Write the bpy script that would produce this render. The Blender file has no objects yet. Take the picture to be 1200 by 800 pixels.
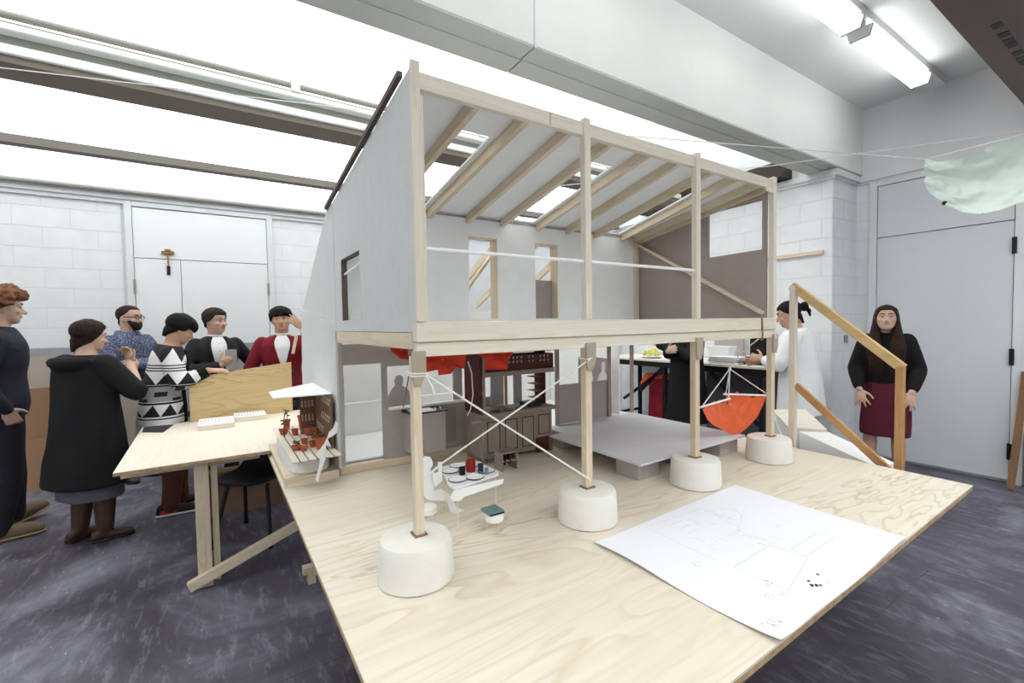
import bpy, bmesh, math, random
from mathutils import Vector, Matrix, noise, Euler
random.seed(7)
SC = bpy.context.scene
COL = SC.collection
PI = math.pi
V = Vector

# ------------------------------------------------------------------ camera
cd = bpy.data.cameras.new('camera'); cam = bpy.data.objects.new('camera', cd); COL.objects.link(cam)
_f = V((0.54532656, 0.83735127, -0.03823345)); _r = V((0.83751925, -0.54617077, -0.01609303)); _u = _r.cross(_f)
_m = Matrix((_r, _u, -_f)).transposed().to_4x4(); _m.translation = V((0, 0, 1.45))
cam.matrix_world = _m
cd.sensor_width = 36.0; cd.lens = 36.0 * 532.84 / 1200.0; cd.clip_start = 0.02; cd.clip_end = 200
SC.camera = cam

# ------------------------------------------------------------------ sky, exposure
w = bpy.data.worlds.new('overcast_sky'); SC.world = w; w.use_nodes = True
nt = w.node_tree; bg = nt.nodes['Background']
bg.inputs[0].default_value = (0.985, 0.99, 1.0, 1); bg.inputs[1].default_value = 3.4
SC.view_settings.view_transform = 'Standard'
try: SC.view_settings.look = 'None'
except Exception: pass
SC.view_settings.gamma = 1.0; SC.view_settings.use_curve_mapping = False
SC.view_settings.exposure = 0.06
LAMP = 7.0            # strength of the fluorescent diffusers
SC.cycles.max_bounces = 8; SC.cycles.diffuse_bounces = 5; SC.cycles.transparent_max_bounces = 12
SC.cycles.sample_clamp_indirect = 6.0

# ------------------------------------------------------------------ node helpers
def srgb(c):
    return tuple(((x / 255.0) / 12.92 if x / 255.0 <= 0.04045 else ((x / 255.0 + 0.055) / 1.055) ** 2.4) for x in c) + (1.0,)
def new_mat(name):
    m = bpy.data.materials.new(name); m.use_nodes = True
    return m, m.node_tree, m.node_tree.nodes['Principled BSDF']
def N(nt, typ, **kw):
    n = nt.nodes.new(typ)
    for k, v in kw.items():
        if k.startswith('i_'):
            key = k[2:]
            key = int(key) if key.isdigit() else key.replace('_', ' ')
            n.inputs[key].default_value = v
        else: setattr(n, k, v)
    return n
def L(nt, a, b): nt.links.new(a, b)
def ramp(nt, fac, stops):
    r = nt.nodes.new('ShaderNodeValToRGB'); e = r.color_ramp.elements
    while len(e) < len(stops): e.new(0.5)
    for k, (p, c) in enumerate(stops): e[k].position = p; e[k].color = c
    L(nt, fac, r.inputs[0]); return r.outputs[0]
def coords(nt, scale=(1, 1, 1), rnd=True, rot=(0, 0, 0)):
    tc = nt.nodes.new('ShaderNodeTexCoord'); mp = N(nt, 'ShaderNodeMapping')
    mp.inputs['Scale'].default_value = scale; mp.inputs['Rotation'].default_value = rot
    L(nt, tc.outputs['Object'], mp.inputs[0])
    if rnd:
        oi = nt.nodes.new('ShaderNodeObjectInfo'); mu = N(nt, 'ShaderNodeMath', operation='MULTIPLY', i_1=37.0)
        L(nt, oi.outputs['Random'], mu.inputs[0])
        ad = N(nt, 'ShaderNodeVectorMath', operation='ADD'); L(nt, mp.outputs[0], ad.inputs[0]); L(nt, mu.outputs[0], ad.inputs[1])
        return ad.outputs[0]
    return mp.outputs[0]
def bump(nt, b, h, s=0.2, d=0.01):
    n = N(nt, 'ShaderNodeBump', i_Strength=s, i_Distance=d); L(nt, h, n.inputs['Height']); L(nt, n.outputs[0], b.inputs['Normal'])
MATS = {}
def plain(name, c, rough=0.7, var=0.06, scale=9.0, spec=0.3, fine=0.0, sheen=0.0):
    """a colour with a little mottling and a fine relief"""
    if name in MATS: return MATS[name]
    m, nt, b = new_mat(name); c1 = srgb(c)
    co = coords(nt); n = N(nt, 'ShaderNodeTexNoise', i_Scale=scale, i_Detail=5.0); L(nt, co, n.inputs['Vector'])
    lo = tuple(x * (1 - var) for x in c1[:3]) + (1,); hi = tuple(min(1, x * (1 + var)) for x in c1[:3]) + (1,)
    L(nt, ramp(nt, n.outputs[0], [(0.3, lo), (0.7, hi)]), b.inputs['Base Color'])
    b.inputs['Roughness'].default_value = rough; b.inputs['Specular IOR Level'].default_value = spec
    if fine:
        n2 = N(nt, 'ShaderNodeTexNoise', i_Scale=fine, i_Detail=3.0); L(nt, co, n2.inputs['Vector']); bump(nt, b, n2.outputs[0], 0.25, 0.004)
    if sheen: b.inputs['Sheen Weight'].default_value = sheen
    MATS[name] = m; return m
def wood(name, c_lo, c_hi, axis, fig=1.0, rough=0.6, knots=0.0):
    """timber with the grain along one axis of the object"""
    key = name + '_' + 'xyz'[axis]
    if key in MATS: return MATS[key]
    m, nt, b = new_mat(key)
    s = [22.0 * fig] * 3; s[axis] = 1.1 * fig
    co = coords(nt, s)
    n = N(nt, 'ShaderNodeTexNoise', i_Scale=1.0, i_Detail=4.0, i_Distortion=0.6); L(nt, co, n.inputs['Vector'])
    w2 = N(nt, 'ShaderNodeMath', operation='MULTIPLY', i_1=9.0); L(nt, n.outputs[0], w2.inputs[0])
    w3 = N(nt, 'ShaderNodeMath', operation='FRACT'); L(nt, w2.outputs[0], w3.inputs[0])
    mid = tuple((a + d) / 2 for a, d in zip(srgb(c_lo), srgb(c_hi)))
    a = ramp(nt, w3.outputs[0], [(0.0, srgb(c_hi)), (0.55, mid), (0.85, srgb(c_lo)), (1.0, srgb(c_hi))])
    n2 = N(nt, 'ShaderNodeTexNoise', i_Scale=0.35, i_Detail=3.0); L(nt, co, n2.inputs['Vector'])
    a2 = ramp(nt, n2.outputs[0], [(0.3, srgb(c_lo)), (0.7, srgb(c_hi))])
    mx = N(nt, 'ShaderNodeMix', data_type='RGBA'); mx.inputs['Factor'].default_value = 0.6
    L(nt, a, mx.inputs['A']); L(nt, a2, mx.inputs['B']); L(nt, mx.outputs['Result'], b.inputs['Base Color'])
    b.inputs['Roughness'].default_value = rough; b.inputs['Specular IOR Level'].default_value = 0.3
    bump(nt, b, n.outputs[0], 0.15, 0.003)
    MATS[key] = m; return m
def plywood(name, c_lo, c_hi, axis, scale=1.0, line=0.5, rough=0.5):
    """rotary-cut veneer: long wandering figure, dark cathedral lines and faint patches"""
    key = name
    if key in MATS: return MATS[key]
    m, nt, b = new_mat(key)
    s = [3.2 * scale] * 3; s[axis] = 0.55 * scale
    co = coords(nt, s)
    n = N(nt, 'ShaderNodeTexNoise', i_Scale=1.0, i_Detail=3.0, i_Distortion=1.2); L(nt, co, n.inputs['Vector'])
    mu = N(nt, 'ShaderNodeMath', operation='MULTIPLY', i_1=14.0); L(nt, n.outputs[0], mu.inputs[0])
    fr = N(nt, 'ShaderNodeMath', operation='FRACT'); L(nt, mu.outputs[0], fr.inputs[0])
    ln = ramp(nt, fr.outputs[0], [(0.0, (0, 0, 0, 1)), (0.62, (0.1, 0.1, 0.1, 1)), (0.9, (1, 1, 1, 1)), (1.0, (0, 0, 0, 1))])
    n2 = N(nt, 'ShaderNodeTexNoise', i_Scale=0.8, i_Detail=6.0); L(nt, co, n2.inputs['Vector'])
    mk = N(nt, 'ShaderNodeMath', operation='MULTIPLY'); L(nt, ln, mk.inputs[0])
    pk = ramp(nt, n2.outputs[0], [(0.42, (0, 0, 0, 1)), (0.7, (line, line, line, 1))]); L(nt, pk, mk.inputs[1])
    s2 = [60.0 * scale] * 3; s2[axis] = 3.0 * scale
    co2 = coords(nt, s2); n3 = N(nt, 'ShaderNodeTexNoise', i_Scale=1.0, i_Detail=2.0); L(nt, co2, n3.inputs['Vector'])
    hi = srgb(c_hi); md = tuple(h * 0.72 + l * 0.28 for h, l in zip(hi, srgb(c_lo)))
    base = ramp(nt, n2.outputs[0], [(0.3, md), (0.6, hi)])
    gr = N(nt, 'ShaderNodeMix', data_type='RGBA', blend_type='MULTIPLY'); gr.inputs['Factor'].default_value = 0.35
    L(nt, base, gr.inputs['A']); L(nt, ramp(nt, n3.outputs[0], [(0.3, (0.8, 0.78, 0.74, 1)), (0.7, (1, 1, 1, 1))]), gr.inputs['B'])
    mx = N(nt, 'ShaderNodeMix', data_type='RGBA'); L(nt, mk.outputs[0], mx.inputs['Factor'])
    L(nt, gr.outputs['Result'], mx.inputs['A']); mx.inputs['B'].default_value = srgb(c_lo)
    L(nt, mx.outputs['Result'], b.inputs['Base Color'])
    b.inputs['Roughness'].default_value = rough; b.inputs['Specular IOR Level'].default_value = 0.35
    bump(nt, b, n3.outputs[0], 0.08, 0.002)
    MATS[key] = m; return m

# ------------------------------------------------------------------ mesh helpers
class MB:
    def __init__(s): s.v = []; s.f = []; s.mi = []; s.cur = 0
    def add(s, vs, fs):
        o = len(s.v); s.v += [tuple(p) for p in vs]
        for f in fs: s.f.append(tuple(i + o for i in f)); s.mi.append(s.cur)
        return s
    def box(s, x0, x1, y0, y1, z0, z1):
        if x0 > x1: x0, x1 = x1, x0
        if y0 > y1: y0, y1 = y1, y0
        if z0 > z1: z0, z1 = z1, z0
        return s.add([(x0,y0,z0),(x1,y0,z0),(x1,y1,z0),(x0,y1,z0),(x0,y0,z1),(x1,y0,z1),(x1,y1,z1),(x0,y1,z1)],
                     [(0,3,2,1),(4,5,6,7),(0,1,5,4),(1,2,6,5),(2,3,7,6),(3,0,4,7)])
    def bar(s, p, q, wd, ht, up=(0, 0, 1)):
        """straight rectangular bar from p to q"""
        p, q = V(p), V(q); d = (q - p).normalized(); a = d.cross(V(up))
        if a.length < 1e-4: a = d.cross(V((0, 1, 0)))
        a.normalize(); b = a.cross(d); a = a * wd / 2; b = b * ht / 2
        return s.add([p-a-b, p+a-b, p+a+b, p-a+b, q-a-b, q+a-b, q+a+b, q-a+b],
                     [(0,1,2,3),(7,6,5,4),(0,4,5,1),(1,5,6,2),(2,6,7,3),(3,7,4,0)])
    def prism(s, poly, axis, a, b):
        """polygon in the two other axes (in x,y,z order), extruded along axis from a to b"""
        def mk(p, t): q = list(p); q.insert(axis, t); return q
        n = len(poly)
        ar = sum(poly[i][0]*poly[(i+1)%n][1]-poly[(i+1)%n][0]*poly[i][1] for i in range(n))
        if (ar < 0) != (axis == 1): poly = poly[::-1]
        if a > b: a, b = b, a
        return s.add([mk(p, a) for p in poly] + [mk(p, b) for p in poly],
                     [tuple(range(n))[::-1], tuple(range(n, 2*n))] + [(i, (i+1) % n, (i+1) % n + n, i + n) for i in range(n)])
    def rings(s, rs, cap=True, closed=True):
        n = len(rs[0]); o = []; fs = []
        for r in rs: o += list(r)
        for k in range(len(rs) - 1):
            for i in range(n if closed else n - 1):
                j = (i + 1) % n; fs.append((k*n+i, k*n+j, (k+1)*n+j, (k+1)*n+i))
        if cap: fs.append(tuple(range(n))[::-1]); fs.append(tuple((len(rs)-1)*n + i for i in range(n)))
        return s.add(o, fs)
    def lathe(s, prof, c=(0, 0, 0), n=32, sx=1, sy=1, loop=False):
        if loop: prof = list(prof) + [prof[0]]
        return s.rings([[(c[0]+r*sx*math.cos(2*PI*i/n), c[1]+r*sy*math.sin(2*PI*i/n), c[2]+z) for i in range(n)] for r, z in prof], cap=not loop)
    def limb(s, pts, rad, n=12, flat=1.0, side=None, ends=True):
        """tapered tube through pts; rounded ends; flat squashes it along the 'side' normal"""
        pts = [V(p) for p in pts]; rad = list(rad)
        P, Rr = list(pts), list(rad)
        if ends:
            d0 = (pts[0]-pts[1]).normalized(); d1 = (pts[-1]-pts[-2]).normalized()
            P = [pts[0]+d0*rad[0]*0.9, pts[0]+d0*rad[0]*0.6] + P + [pts[-1]+d1*rad[-1]*0.6, pts[-1]+d1*rad[-1]*0.9]
            Rr = [rad[0]*0.35, rad[0]*0.8] + Rr + [rad[-1]*0.8, rad[-1]*0.35]
        rs = []; ref = None
        for k, p in enumerate(P):
            t = (P[min(k+1, len(P)-1)] - P[max(k-1, 0)]).normalized()
            if ref is None:
                ref = V(side) if side is not None else (V((0, 0, 1)) if abs(t.z) < 0.9 else V((1, 0, 0)))
            a = (ref - t * ref.dot(t))
            if a.length < 1e-5: a = t.orthogonal()
            a.normalize(); b = t.cross(a); ref = a
            rs.append([p + a*(Rr[k]*flat*math.cos(2*PI*i/n)) + b*(Rr[k]*math.sin(2*PI*i/n)) for i in range(n)])
        return s.rings(rs)
    def tube(s, pts, r, n=6): return s.limb(pts, [r]*len(pts), n, ends=False)
    def ball(s, c, r, n=14, m=9, rot=None):
        rx, ry, rz = r if hasattr(r, '__len__') else (r, r, r); c = V(c); rs = []
        for k in range(m):
            a = -PI/2 + PI*(k+0.25)/(m-0.5)
            ring = []
            for i in range(n):
                q = V((rx*math.cos(a)*math.cos(2*PI*i/n), ry*math.cos(a)*math.sin(2*PI*i/n), rz*math.sin(a)))
                if rot is not None: q = rot @ q
                ring.append(c + q)
            rs.append(ring)
        return s.rings(rs)
    def mesh(s, name, mats, off=V((0, 0, 0)), smooth=None):
        me = bpy.data.meshes.new(name)
        me.from_pydata([(p[0]-off.x, p[1]-off.y, p[2]-off.z) for p in s.v], [], s.f)
        for m in (mats if isinstance(mats, (list, tuple)) else [mats]): me.materials.append(m)
        me.polygons.foreach_set('material_index', s.mi)
        if smooth:
            me.polygons.foreach_set('use_smooth', [True]*len(me.polygons)); me.set_sharp_from_angle(angle=math.radians(smooth))
        me.update(); return me
OFF = {}
def part(name, mb, mats, parent=None, smooth=None, bevel=0.0, label=None, kind=None):
    """link the builder as ONE mesh object; built in world coordinates, child of parent"""
    off = OFF.get(parent.name, V((0, 0, 0))) if parent is not None else V((0, 0, 0))
    me = mb.mesh(name, mats, off, smooth)
    if bevel:
        bm = bmesh.new(); bm.from_mesh(me)
        ed = [e for e in bm.edges if len(e.link_faces) == 2 and e.calc_face_angle(0) > 0.6]
        bmesh.ops.bevel(bm, geom=ed, offset=bevel, segments=1, affect='EDGES', clamp_overlap=True)
        bm.to_mesh(me); bm.free(); me.update()
    o = bpy.data.objects.new(name, me); COL.objects.link(o)
    if parent is not None: o.parent = parent
    OFF[o.name] = off
    if label: o['label'] = label
    if kind: o['kind'] = kind
    return o
def empty(name, loc, label, cat, group=None, rz=0.0, local=False):
    o = bpy.data.objects.new(name, None); COL.objects.link(o); o.location = loc; o.rotation_euler = (0, 0, rz)
    o.empty_display_size = 0.05
    o['label'] = label; o['category'] = cat
    if group: o['group'] = group
    OFF[o.name] = V((0, 0, 0)) if local else V(loc)
    return o
def single(name, mb, mats, label, cat, group=None, smooth=None, bevel=0.0, base=None):
    """a top-level thing that is one mesh, its origin at its base"""
    if base is None:
        xs = [p[0] for p in mb.v]; ys = [p[1] for p in mb.v]; zs = [p[2] for p in mb.v]
        base = ((min(xs)+max(xs))/2, (min(ys)+max(ys))/2, min(zs))
    me_off = V(base); e = bpy.data.objects.new('tmp', None); OFF['tmp'] = me_off
    class _P: name = 'tmp'
    me = mb.mesh(name, mats, me_off, smooth)
    if bevel:
        bm = bmesh.new(); bm.from_mesh(me)
        ed = [q for q in bm.edges if len(q.link_faces) == 2 and q.calc_face_angle(0) > 0.6]
        bmesh.ops.bevel(bm, geom=ed, offset=bevel, segments=1, affect='EDGES', clamp_overlap=True)
        bm.to_mesh(me); bm.free(); me.update()
    bpy.data.objects.remove(e)
    o = bpy.data.objects.new(name, me); COL.objects.link(o); o.location = base
    o['label'] = label; o['category'] = cat
    if group: o['group'] = group
    OFF[o.name] = me_off
    return o
def structure(name, mb, mats, parent=None, smooth=None, bevel=0.0):
    return part(name, mb, mats, parent, smooth, bevel, kind='structure' if parent is None else None)
def B(*a): return MB().box(*a)
# ------------------------------------------------------------------ materials of the room
M_floor, nt, b = new_mat('painted_floor')
co = coords(nt, rnd=False)
n1 = N(nt, 'ShaderNodeTexNoise', i_Scale=1.1, i_Detail=7.0, i_Roughness=0.62, i_Distortion=0.5); L(nt, co, n1.inputs['Vector'])
mp = coords(nt, (9, 2.2, 1), rnd=False, rot=(0, 0, 0.5)); n2 = N(nt, 'ShaderNodeTexNoise', i_Scale=2.2, i_Detail=8.0, i_Roughness=0.72); L(nt, mp, n2.inputs['Vector'])
n3 = N(nt, 'ShaderNodeTexNoise', i_Scale=17.0, i_Detail=3.0); L(nt, co, n3.inputs['Vector'])
n4 = N(nt, 'ShaderNodeTexVoronoi', i_Scale=3.4); L(nt, mp, n4.inputs['Vector'])
base = ramp(nt, n1.outputs[0], [(0.36, srgb((58, 52, 60))), (0.52, srgb((86, 81, 94))), (0.68, srgb((142, 142, 158)))])
sc_ = ramp(nt, n2.outputs[0], [(0.52, (0, 0, 0, 1)), (0.78, (0.75, 0.75, 0.75, 1))])
mx = N(nt, 'ShaderNodeMix', data_type='RGBA'); L(nt, sc_, mx.inputs['Factor']); L(nt, base, mx.inputs['A']); mx.inputs['B'].default_value = srgb((160, 160, 176))
spk = ramp(nt, n4.outputs['Distance'], [(0.0, (1, 1, 1, 1)), (0.055, (1, 1, 1, 1)), (0.075, (0, 0, 0, 1))])
gate = ramp(nt, n1.outputs[0], [(0.5, (0, 0, 0, 1)), (0.56, (0.8, 0.8, 0.8, 1))])
gm = N(nt, 'ShaderNodeMath', operation='MULTIPLY'); L(nt, spk, gm.inputs[0]); L(nt, gate, gm.inputs[1])
mx2 = N(nt, 'ShaderNodeMix', data_type='RGBA'); L(nt, gm.outputs[0], mx2.inputs['Factor']); L(nt, mx.outputs['Result'], mx2.inputs['A']); mx2.inputs['B'].default_value = srgb((205, 205, 212))
L(nt, mx2.outputs['Result'], b.inputs['Base Color'])
L(nt, ramp(nt, n1.outputs[0], [(0.3, (0.36, 0.36, 0.36, 1)), (0.7, (0.62, 0.62, 0.62, 1))]), b.inputs['Roughness'])
bump(nt, b, n2.outputs[0], 0.12, 0.004)

M_wall = plain('white_block_paint', (232, 233, 235), 0.55, 0.03, 6.0, 0.35, 130.0)
M_dado = plain('grey_block_paint', (158, 156, 164), 0.5, 0.04, 5.0, 0.35, 130.0)
M_joint = plain('mortar_joint', (214, 215, 218), 0.8, 0.03)
M_jointd = plain('grey_joint', (132, 130, 138), 0.8, 0.03)
M_ceil = plain('ceiling_paint', (222, 225, 224), 0.8, 0.02, 3.0, 0.2)
M_beamw = plain('beam_white_paint', (232, 234, 232), 0.6, 0.02, 3.0, 0.25)
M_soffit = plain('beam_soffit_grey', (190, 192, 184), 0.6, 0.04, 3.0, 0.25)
M_steel = plain('purlin_steel_grey', (150, 148, 140), 0.5, 0.04, 4.0, 0.4)
M_dkbeam = plain('unlit_beam_brown', (104, 88, 80), 0.5, 0.05, 3.0, 0.3)  # unlit look of the near beam put into its colour; baseboard shares it
M_trim = plain('trim_paint', (222, 224, 226), 0.45, 0.02, 4.0, 0.4)
M_door = plain('door_paint', (236, 237, 239), 0.4, 0.02, 2.0, 0.4)
M_doorg = plain('door_grey_paint', (214, 216, 220), 0.4, 0.02, 2.0, 0.4)
M_black = plain('black_metal', (28, 27, 29), 0.45, 0.05)
M_brass = plain('aged_brass', (150, 118, 70), 0.4, 0.05)
M_line = plain('seam_dust', (150, 148, 156), 0.8, 0.1)

# frosted roof glazing: most daylight straight through, some scattered
M_glaze, nt, b = new_mat('frosted_glazing')
nt.nodes.remove(b); out = nt.nodes['Material Output']
tr = N(nt, 'ShaderNodeBsdfTransparent'); tr.inputs[0].default_value = (0.96, 0.98, 0.97, 1)
tl = N(nt, 'ShaderNodeBsdfDiffuse'); tl.inputs[0].default_value = (0.9, 0.93, 0.92, 1)
mxs = N(nt, 'ShaderNodeMixShader'); mxs.inputs[0].default_value = 0.12
L(nt, tr.outputs[0], mxs.inputs[1]); L(nt, tl.outputs[0], mxs.inputs[2]); L(nt, mxs.outputs[0], out.inputs[0])

M_tube, nt, b = new_mat('lit_diffuser')
b.inputs['Base Color'].default_value = (0.9, 0.9, 0.9, 1); b.inputs['Emission Color'].default_value = (0.98, 1.0, 0.98, 1); b.inputs['Emission Strength'].default_value = LAMP

# ------------------------------------------------------------------ floor: painted sheets with open seams
X0, X1, XR, Y0, Y1, YS, ZC = -4.0, 5.75, 5.2, -3.6, 6.1, 2.08, 3.62
fl = structure('floor', B(X0-.2, X1+.3, Y0-.2, Y1+.3, -0.12, -0.002), M_line)
sheet = None
xs = [X0 + 2.4*k + .63 for k in range(-1, 5)]
for i, x in enumerate(xs):
    for j in range(9):
        y = Y0 - 0.35 + 1.2*j
        xa, xb, ya, yb = max(x, X0), min(x+2.398, X1), max(y, Y0), min(y+1.198, Y1)
        if xb - xa < .05 or yb - ya < .05: continue
        part('floor_sheet', B(xa, xb, ya, yb, -0.002, 0.0), M_floor, fl)

# ------------------------------------------------------------------ walls
def blocks(parent, axis, fixed, out, a0, a1, z0, z1, mat, gap=0.005, ph=0.0, bl=0.4, bh=0.193):
    """courses of blocks standing 4 mm proud of the joints; axis = direction the courses run"""
    r = 0; z = z0
    while z < z1 - 0.02:
        zt = min(z + bh, z1); a = a0 - ((r % 2) * bl/2 + ph) % bl
        while a < a1 - 0.01:
            p, q = max(a, a0) + gap/2, min(a + bl, a1) - gap/2
            if q - p > 0.02:
                d0, d1 = sorted((fixed, fixed + out*0.003))
                bb = B(p+.0015-gap/2, q-.0015+gap/2, d0, d1, z + gap/2, zt - gap/2) if axis == 0 else B(d0, d1, p, q, z + gap/2, zt - gap/2)
                part('block', bb, mat, parent)
            a += bl
        z = zt; r += 1
wb = structure('wall_back', MB().box(X0, XR+.4, Y1, Y1+.25, 0, 2.86), M_joint)
blocks(wb, 0, Y1, -1, -2.35, -0.77, 1.29, 2.84, M_wall)
blocks(wb, 0, Y1, -1, 0.60, 1.75, 1.29, 2.84, M_wall, ph=.1)
dd = part('painted_dado', B(X0, -0.72, Y1-.002, Y1, 0, 1.285), M_jointd, wb)
dd2 = part('painted_dado', B(0.56, XR, Y1-.002, Y1, 0, 1.285), M_jointd, wb)
blocks(wb, 0, Y1-.002, -1, -2.35, -0.77, 0.905, 1.285, M_dado)
blocks(wb, 0, Y1-.002, -1, 0.60, 1.75, 0.905, 1.285, M_dado, ph=.1)
structure('wall_left', B(X0-.25, X0, Y0, Y1+.25, 0, 4.2), M_wall)
structure('wall_front', B(X0-.25, X1+.25, Y0-.25, Y0, 0, 4.2), M_wall)
wr = structure('wall_right', MB().box(X1, X1+.25, Y0, YS+.4, 0, 4.2).box(XR, X1, YS, Y1, 0, 4.2), M_joint)
blocks(wr, 1, XR, -1, YS, 4.9, 0.15, 2.86, M_wall, ph=.1)
blocks(wr, 0, YS, -1, XR, X1, 0.15, 2.86, M_wall, ph=.15)
blocks(wr, 1, X1, -1, 1.955, YS, 0.15, 2.86, M_wall)
part('plaster', MB().box(X1-.004, X1, Y0, YS, 2.93, ZC), M_trim, wr)

# ledges and cornice
structure('trim_1', MB().box(XR-.05, XR, YS-.05, Y1, 2.87, 2.931).box(XR-.03, XR, YS-.03, Y1, 2.845, 2.87), M_trim)
structure('trim_2', MB().box(XR, X1, YS-.05, YS, 2.87, 2.931).box(XR, X1, YS-.03, YS, 2.845, 2.87), M_trim)
structure('trim_3', MB().box(X1-.05, X1, Y0, YS-.05, 2.87, 2.931).box(X1-.03, X1, Y0, YS-.03, 2.845, 2.87), M_trim)
structure('trim_4', MB().box(X0, XR, Y1-.06, Y1+.02, 2.78, 2.835).box(X0, XR, Y1-.035, Y1, 2.74, 2.78), M_trim)
tb = structure('trim_5', MB().tube([(X0, Y1-.10, 2.848), (XR, Y1-.10, 2.848)], .022, 10), M_steel, smooth=40)

# ------------------------------------------------------------------ ceilings, beams, glazed roof
structure('ceiling', B(X0-.2, X1+.2, .40, 2.3, ZC, ZC+.15), M_ceil)
structure('added_fill_glazing', MB().prism([(Y0-.1, 3.0), (.41, 3.72), (.41, 3.728), (Y0-.1, 3.008)], 0, X0, X1), M_glaze)  # unseen glazed bay, added behind the camera to brighten the model's front
mb_ = structure('trim_6', B(X0, X1, 2.03, 2.30, 2.955, ZC), M_beamw)
for xa, xb in ((X0, -1.2), (-1.19, 1.49), (1.50, 4.3), (4.31, X1-.02)):
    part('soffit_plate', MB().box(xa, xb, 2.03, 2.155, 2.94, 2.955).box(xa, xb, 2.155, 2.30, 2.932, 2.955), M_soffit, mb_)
structure('trim_7', MB().box(1.495, 1.505, 2.022, 2.03, 2.94, ZC), M_trim)
def roof_z(y):
    for (a, p), (c, q) in zip(((2.3, 3.5), (3.8, 3.2), (4.95, 2.93)), ((3.8, 3.2), (4.95, 2.93), (6.4, 2.87))):
        if y <= c: return p + (q-p)*(y-a)/(c-a)
structure('trim_8', MB().box(X0, XR+.4, 2.28, 2.32, ZC-.14, ZC+.2), M_beamw)
def pane(name, ya, yb):
    o = MB(); za, zb = roof_z(ya), roof_z(yb)
    o.prism([(ya, za), (yb, zb), (yb, zb+.008), (ya, za+.008)], 0, X0, XR+.35)
    return structure(name, o, M_glaze)
pane('window_1', 2.31, 3.74); pane('window_2', 3.9, 4.93); pane('window_3', 5.0, 6.12)
# the deep trough beam and its pipe
bz = roof_z(3.75)
t9 = structure('trim_9', MB().box(X0, XR+.3, 3.76, 3.84, 3.05, bz), M_steel)
part('upper_flange', B(X0, XR+.3, 3.68, 3.76, 3.125, 3.165), M_beamw, t9, bevel=.006)
part('lower_flange', B(X0, XR+.3, 3.68, 3.76, 2.995, 3.05), M_beamw, t9, bevel=.006)
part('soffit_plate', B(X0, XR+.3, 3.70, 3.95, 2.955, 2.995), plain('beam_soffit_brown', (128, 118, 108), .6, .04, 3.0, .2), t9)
t10 = structure('trim_10', MB().tube([(X0, 3.70, 3.215), (XR, 3.70, 3.215)], .022, 10), M_steel, smooth=40)
for x in (-2.6, -1.0, .55, 2.1, 3.7):
    part('clip', B(x-.03, x+.03, 3.67, 3.73, 3.165, 3.245), M_trim, t10)
structure('trim_11', MB().box(X0, XR+.3, 4.90, 5.0, 2.862, 2.925), plain('purlin_brown_grey', (132, 126, 118), .6, .04, 3.0, .2))
structure('trim_12', MB().box(X0, XR+.3, 6.02, 6.36, 2.845, 2.905), M_trim)
# near beam, its unlit look painted as brown, with its row of slots
nb = structure('trim_13', MB().box(2.2, X1, .42, .74, 3.0, ZC).box(2.2, X1, .36, .76, 2.95, 3.0), M_dkbeam)
for k in range(14):
    x = 3.42 + k*.105 + (0.02 if k % 3 else -.015)
    part('slot', B(x, x+.06, .615, .655, 2.947, 2.95), M_black, nb)
part('lower_flange', B(2.2, X1, .50, .56, 2.925, 2.95), M_dkbeam, nb)
structure('trim_18', MB().box(X0, 2.195, .42, .74, 3.0, ZC).box(X0, 2.195, .36, .76, 2.95, 3.0), M_dkbeam)
structure('trim_16', MB().box(X0, X1, -1.6, -1.5, 3.22, 3.38), M_steel)

# ------------------------------------------------------------------ doors
d1 = structure('door_1', MB().box(-.74, -.68, Y1-.05, Y1, 0, 2.77).box(.54, .60, Y1-.05, Y1, 0, 2.77).box(-.68, .54, Y1-.05, Y1, 2.72, 2.77), M_trim, bevel=.004)
part('overpanel', B(-.675, .535, Y1-.04, Y1-.005, 2.20, 2.71), M_door, d1)
la = part('leaf', B(-.675, -.292, Y1-.04, Y1-.005, .015, 2.192), M_door, d1)
lb = part('leaf', B(-.286, .535, Y1-.04, Y1-.005, .015, 2.192), M_door, d1)
part('kick_panel', B(-.66, -.30, Y1-.043, Y1-.04, .03, 1.285), M_dado, la)
part('kick_panel', B(-.28, .52, Y1-.043, Y1-.04, .03, 1.285), M_dado, lb)
for z in (.3, 1.9):
    part('hinge', B(-.69, -.67, Y1-.058, Y1-.04, z-.07, z+.07), M_steel, la); part('hinge', B(.53, .55, Y1-.058, Y1-.04, z-.07, z+.07), M_steel, lb)
d2 = structure('door_2', MB().box(X1-.05, X1, .84, .92, 0, 2.84).box(X1-.05, X1, 1.885, 1.95, 0, 2.84).box(X1-.05, X1, .92, 1.885, 2.79, 2.84), M_trim, bevel=.004)
part('overpanel', B(X1-.035, X1-.005, .926, 1.88, 2.272, 2.785), M_doorg, d2)
lf = part('leaf', B(X1-.035, X1-.005, .926, 1.88, .03, 2.262), M_doorg, d2)
for z in (.28, 1.10, 2.05): part('hinge', MB().box(X1-.058, X1-.03, .905, .935, z-.07, z+.07), M_black, lf)
part('reveal', B(X1-.03, X1-.004, .92, .927, .0, 2.785), M_black, d2)
structure('baseboard_right', MB().box(X1-.012, X1, Y0, .82, 0, .12), M_dkbeam)
cb = MB().box(X1-.03, X1, -.4, .74, .0, 2.84)
structure('trim_14', MB().box(X1-.04, X1, .60, .70, 0, 2.86), M_trim)
sw = MB().box(XR+.27, XR+.33, YS-.022, YS-.004, 1.20, 1.28)
single('light_switch', sw, M_steel, 'small grey switch plate on the side of the white block pier', 'switch', bevel=.004)

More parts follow.
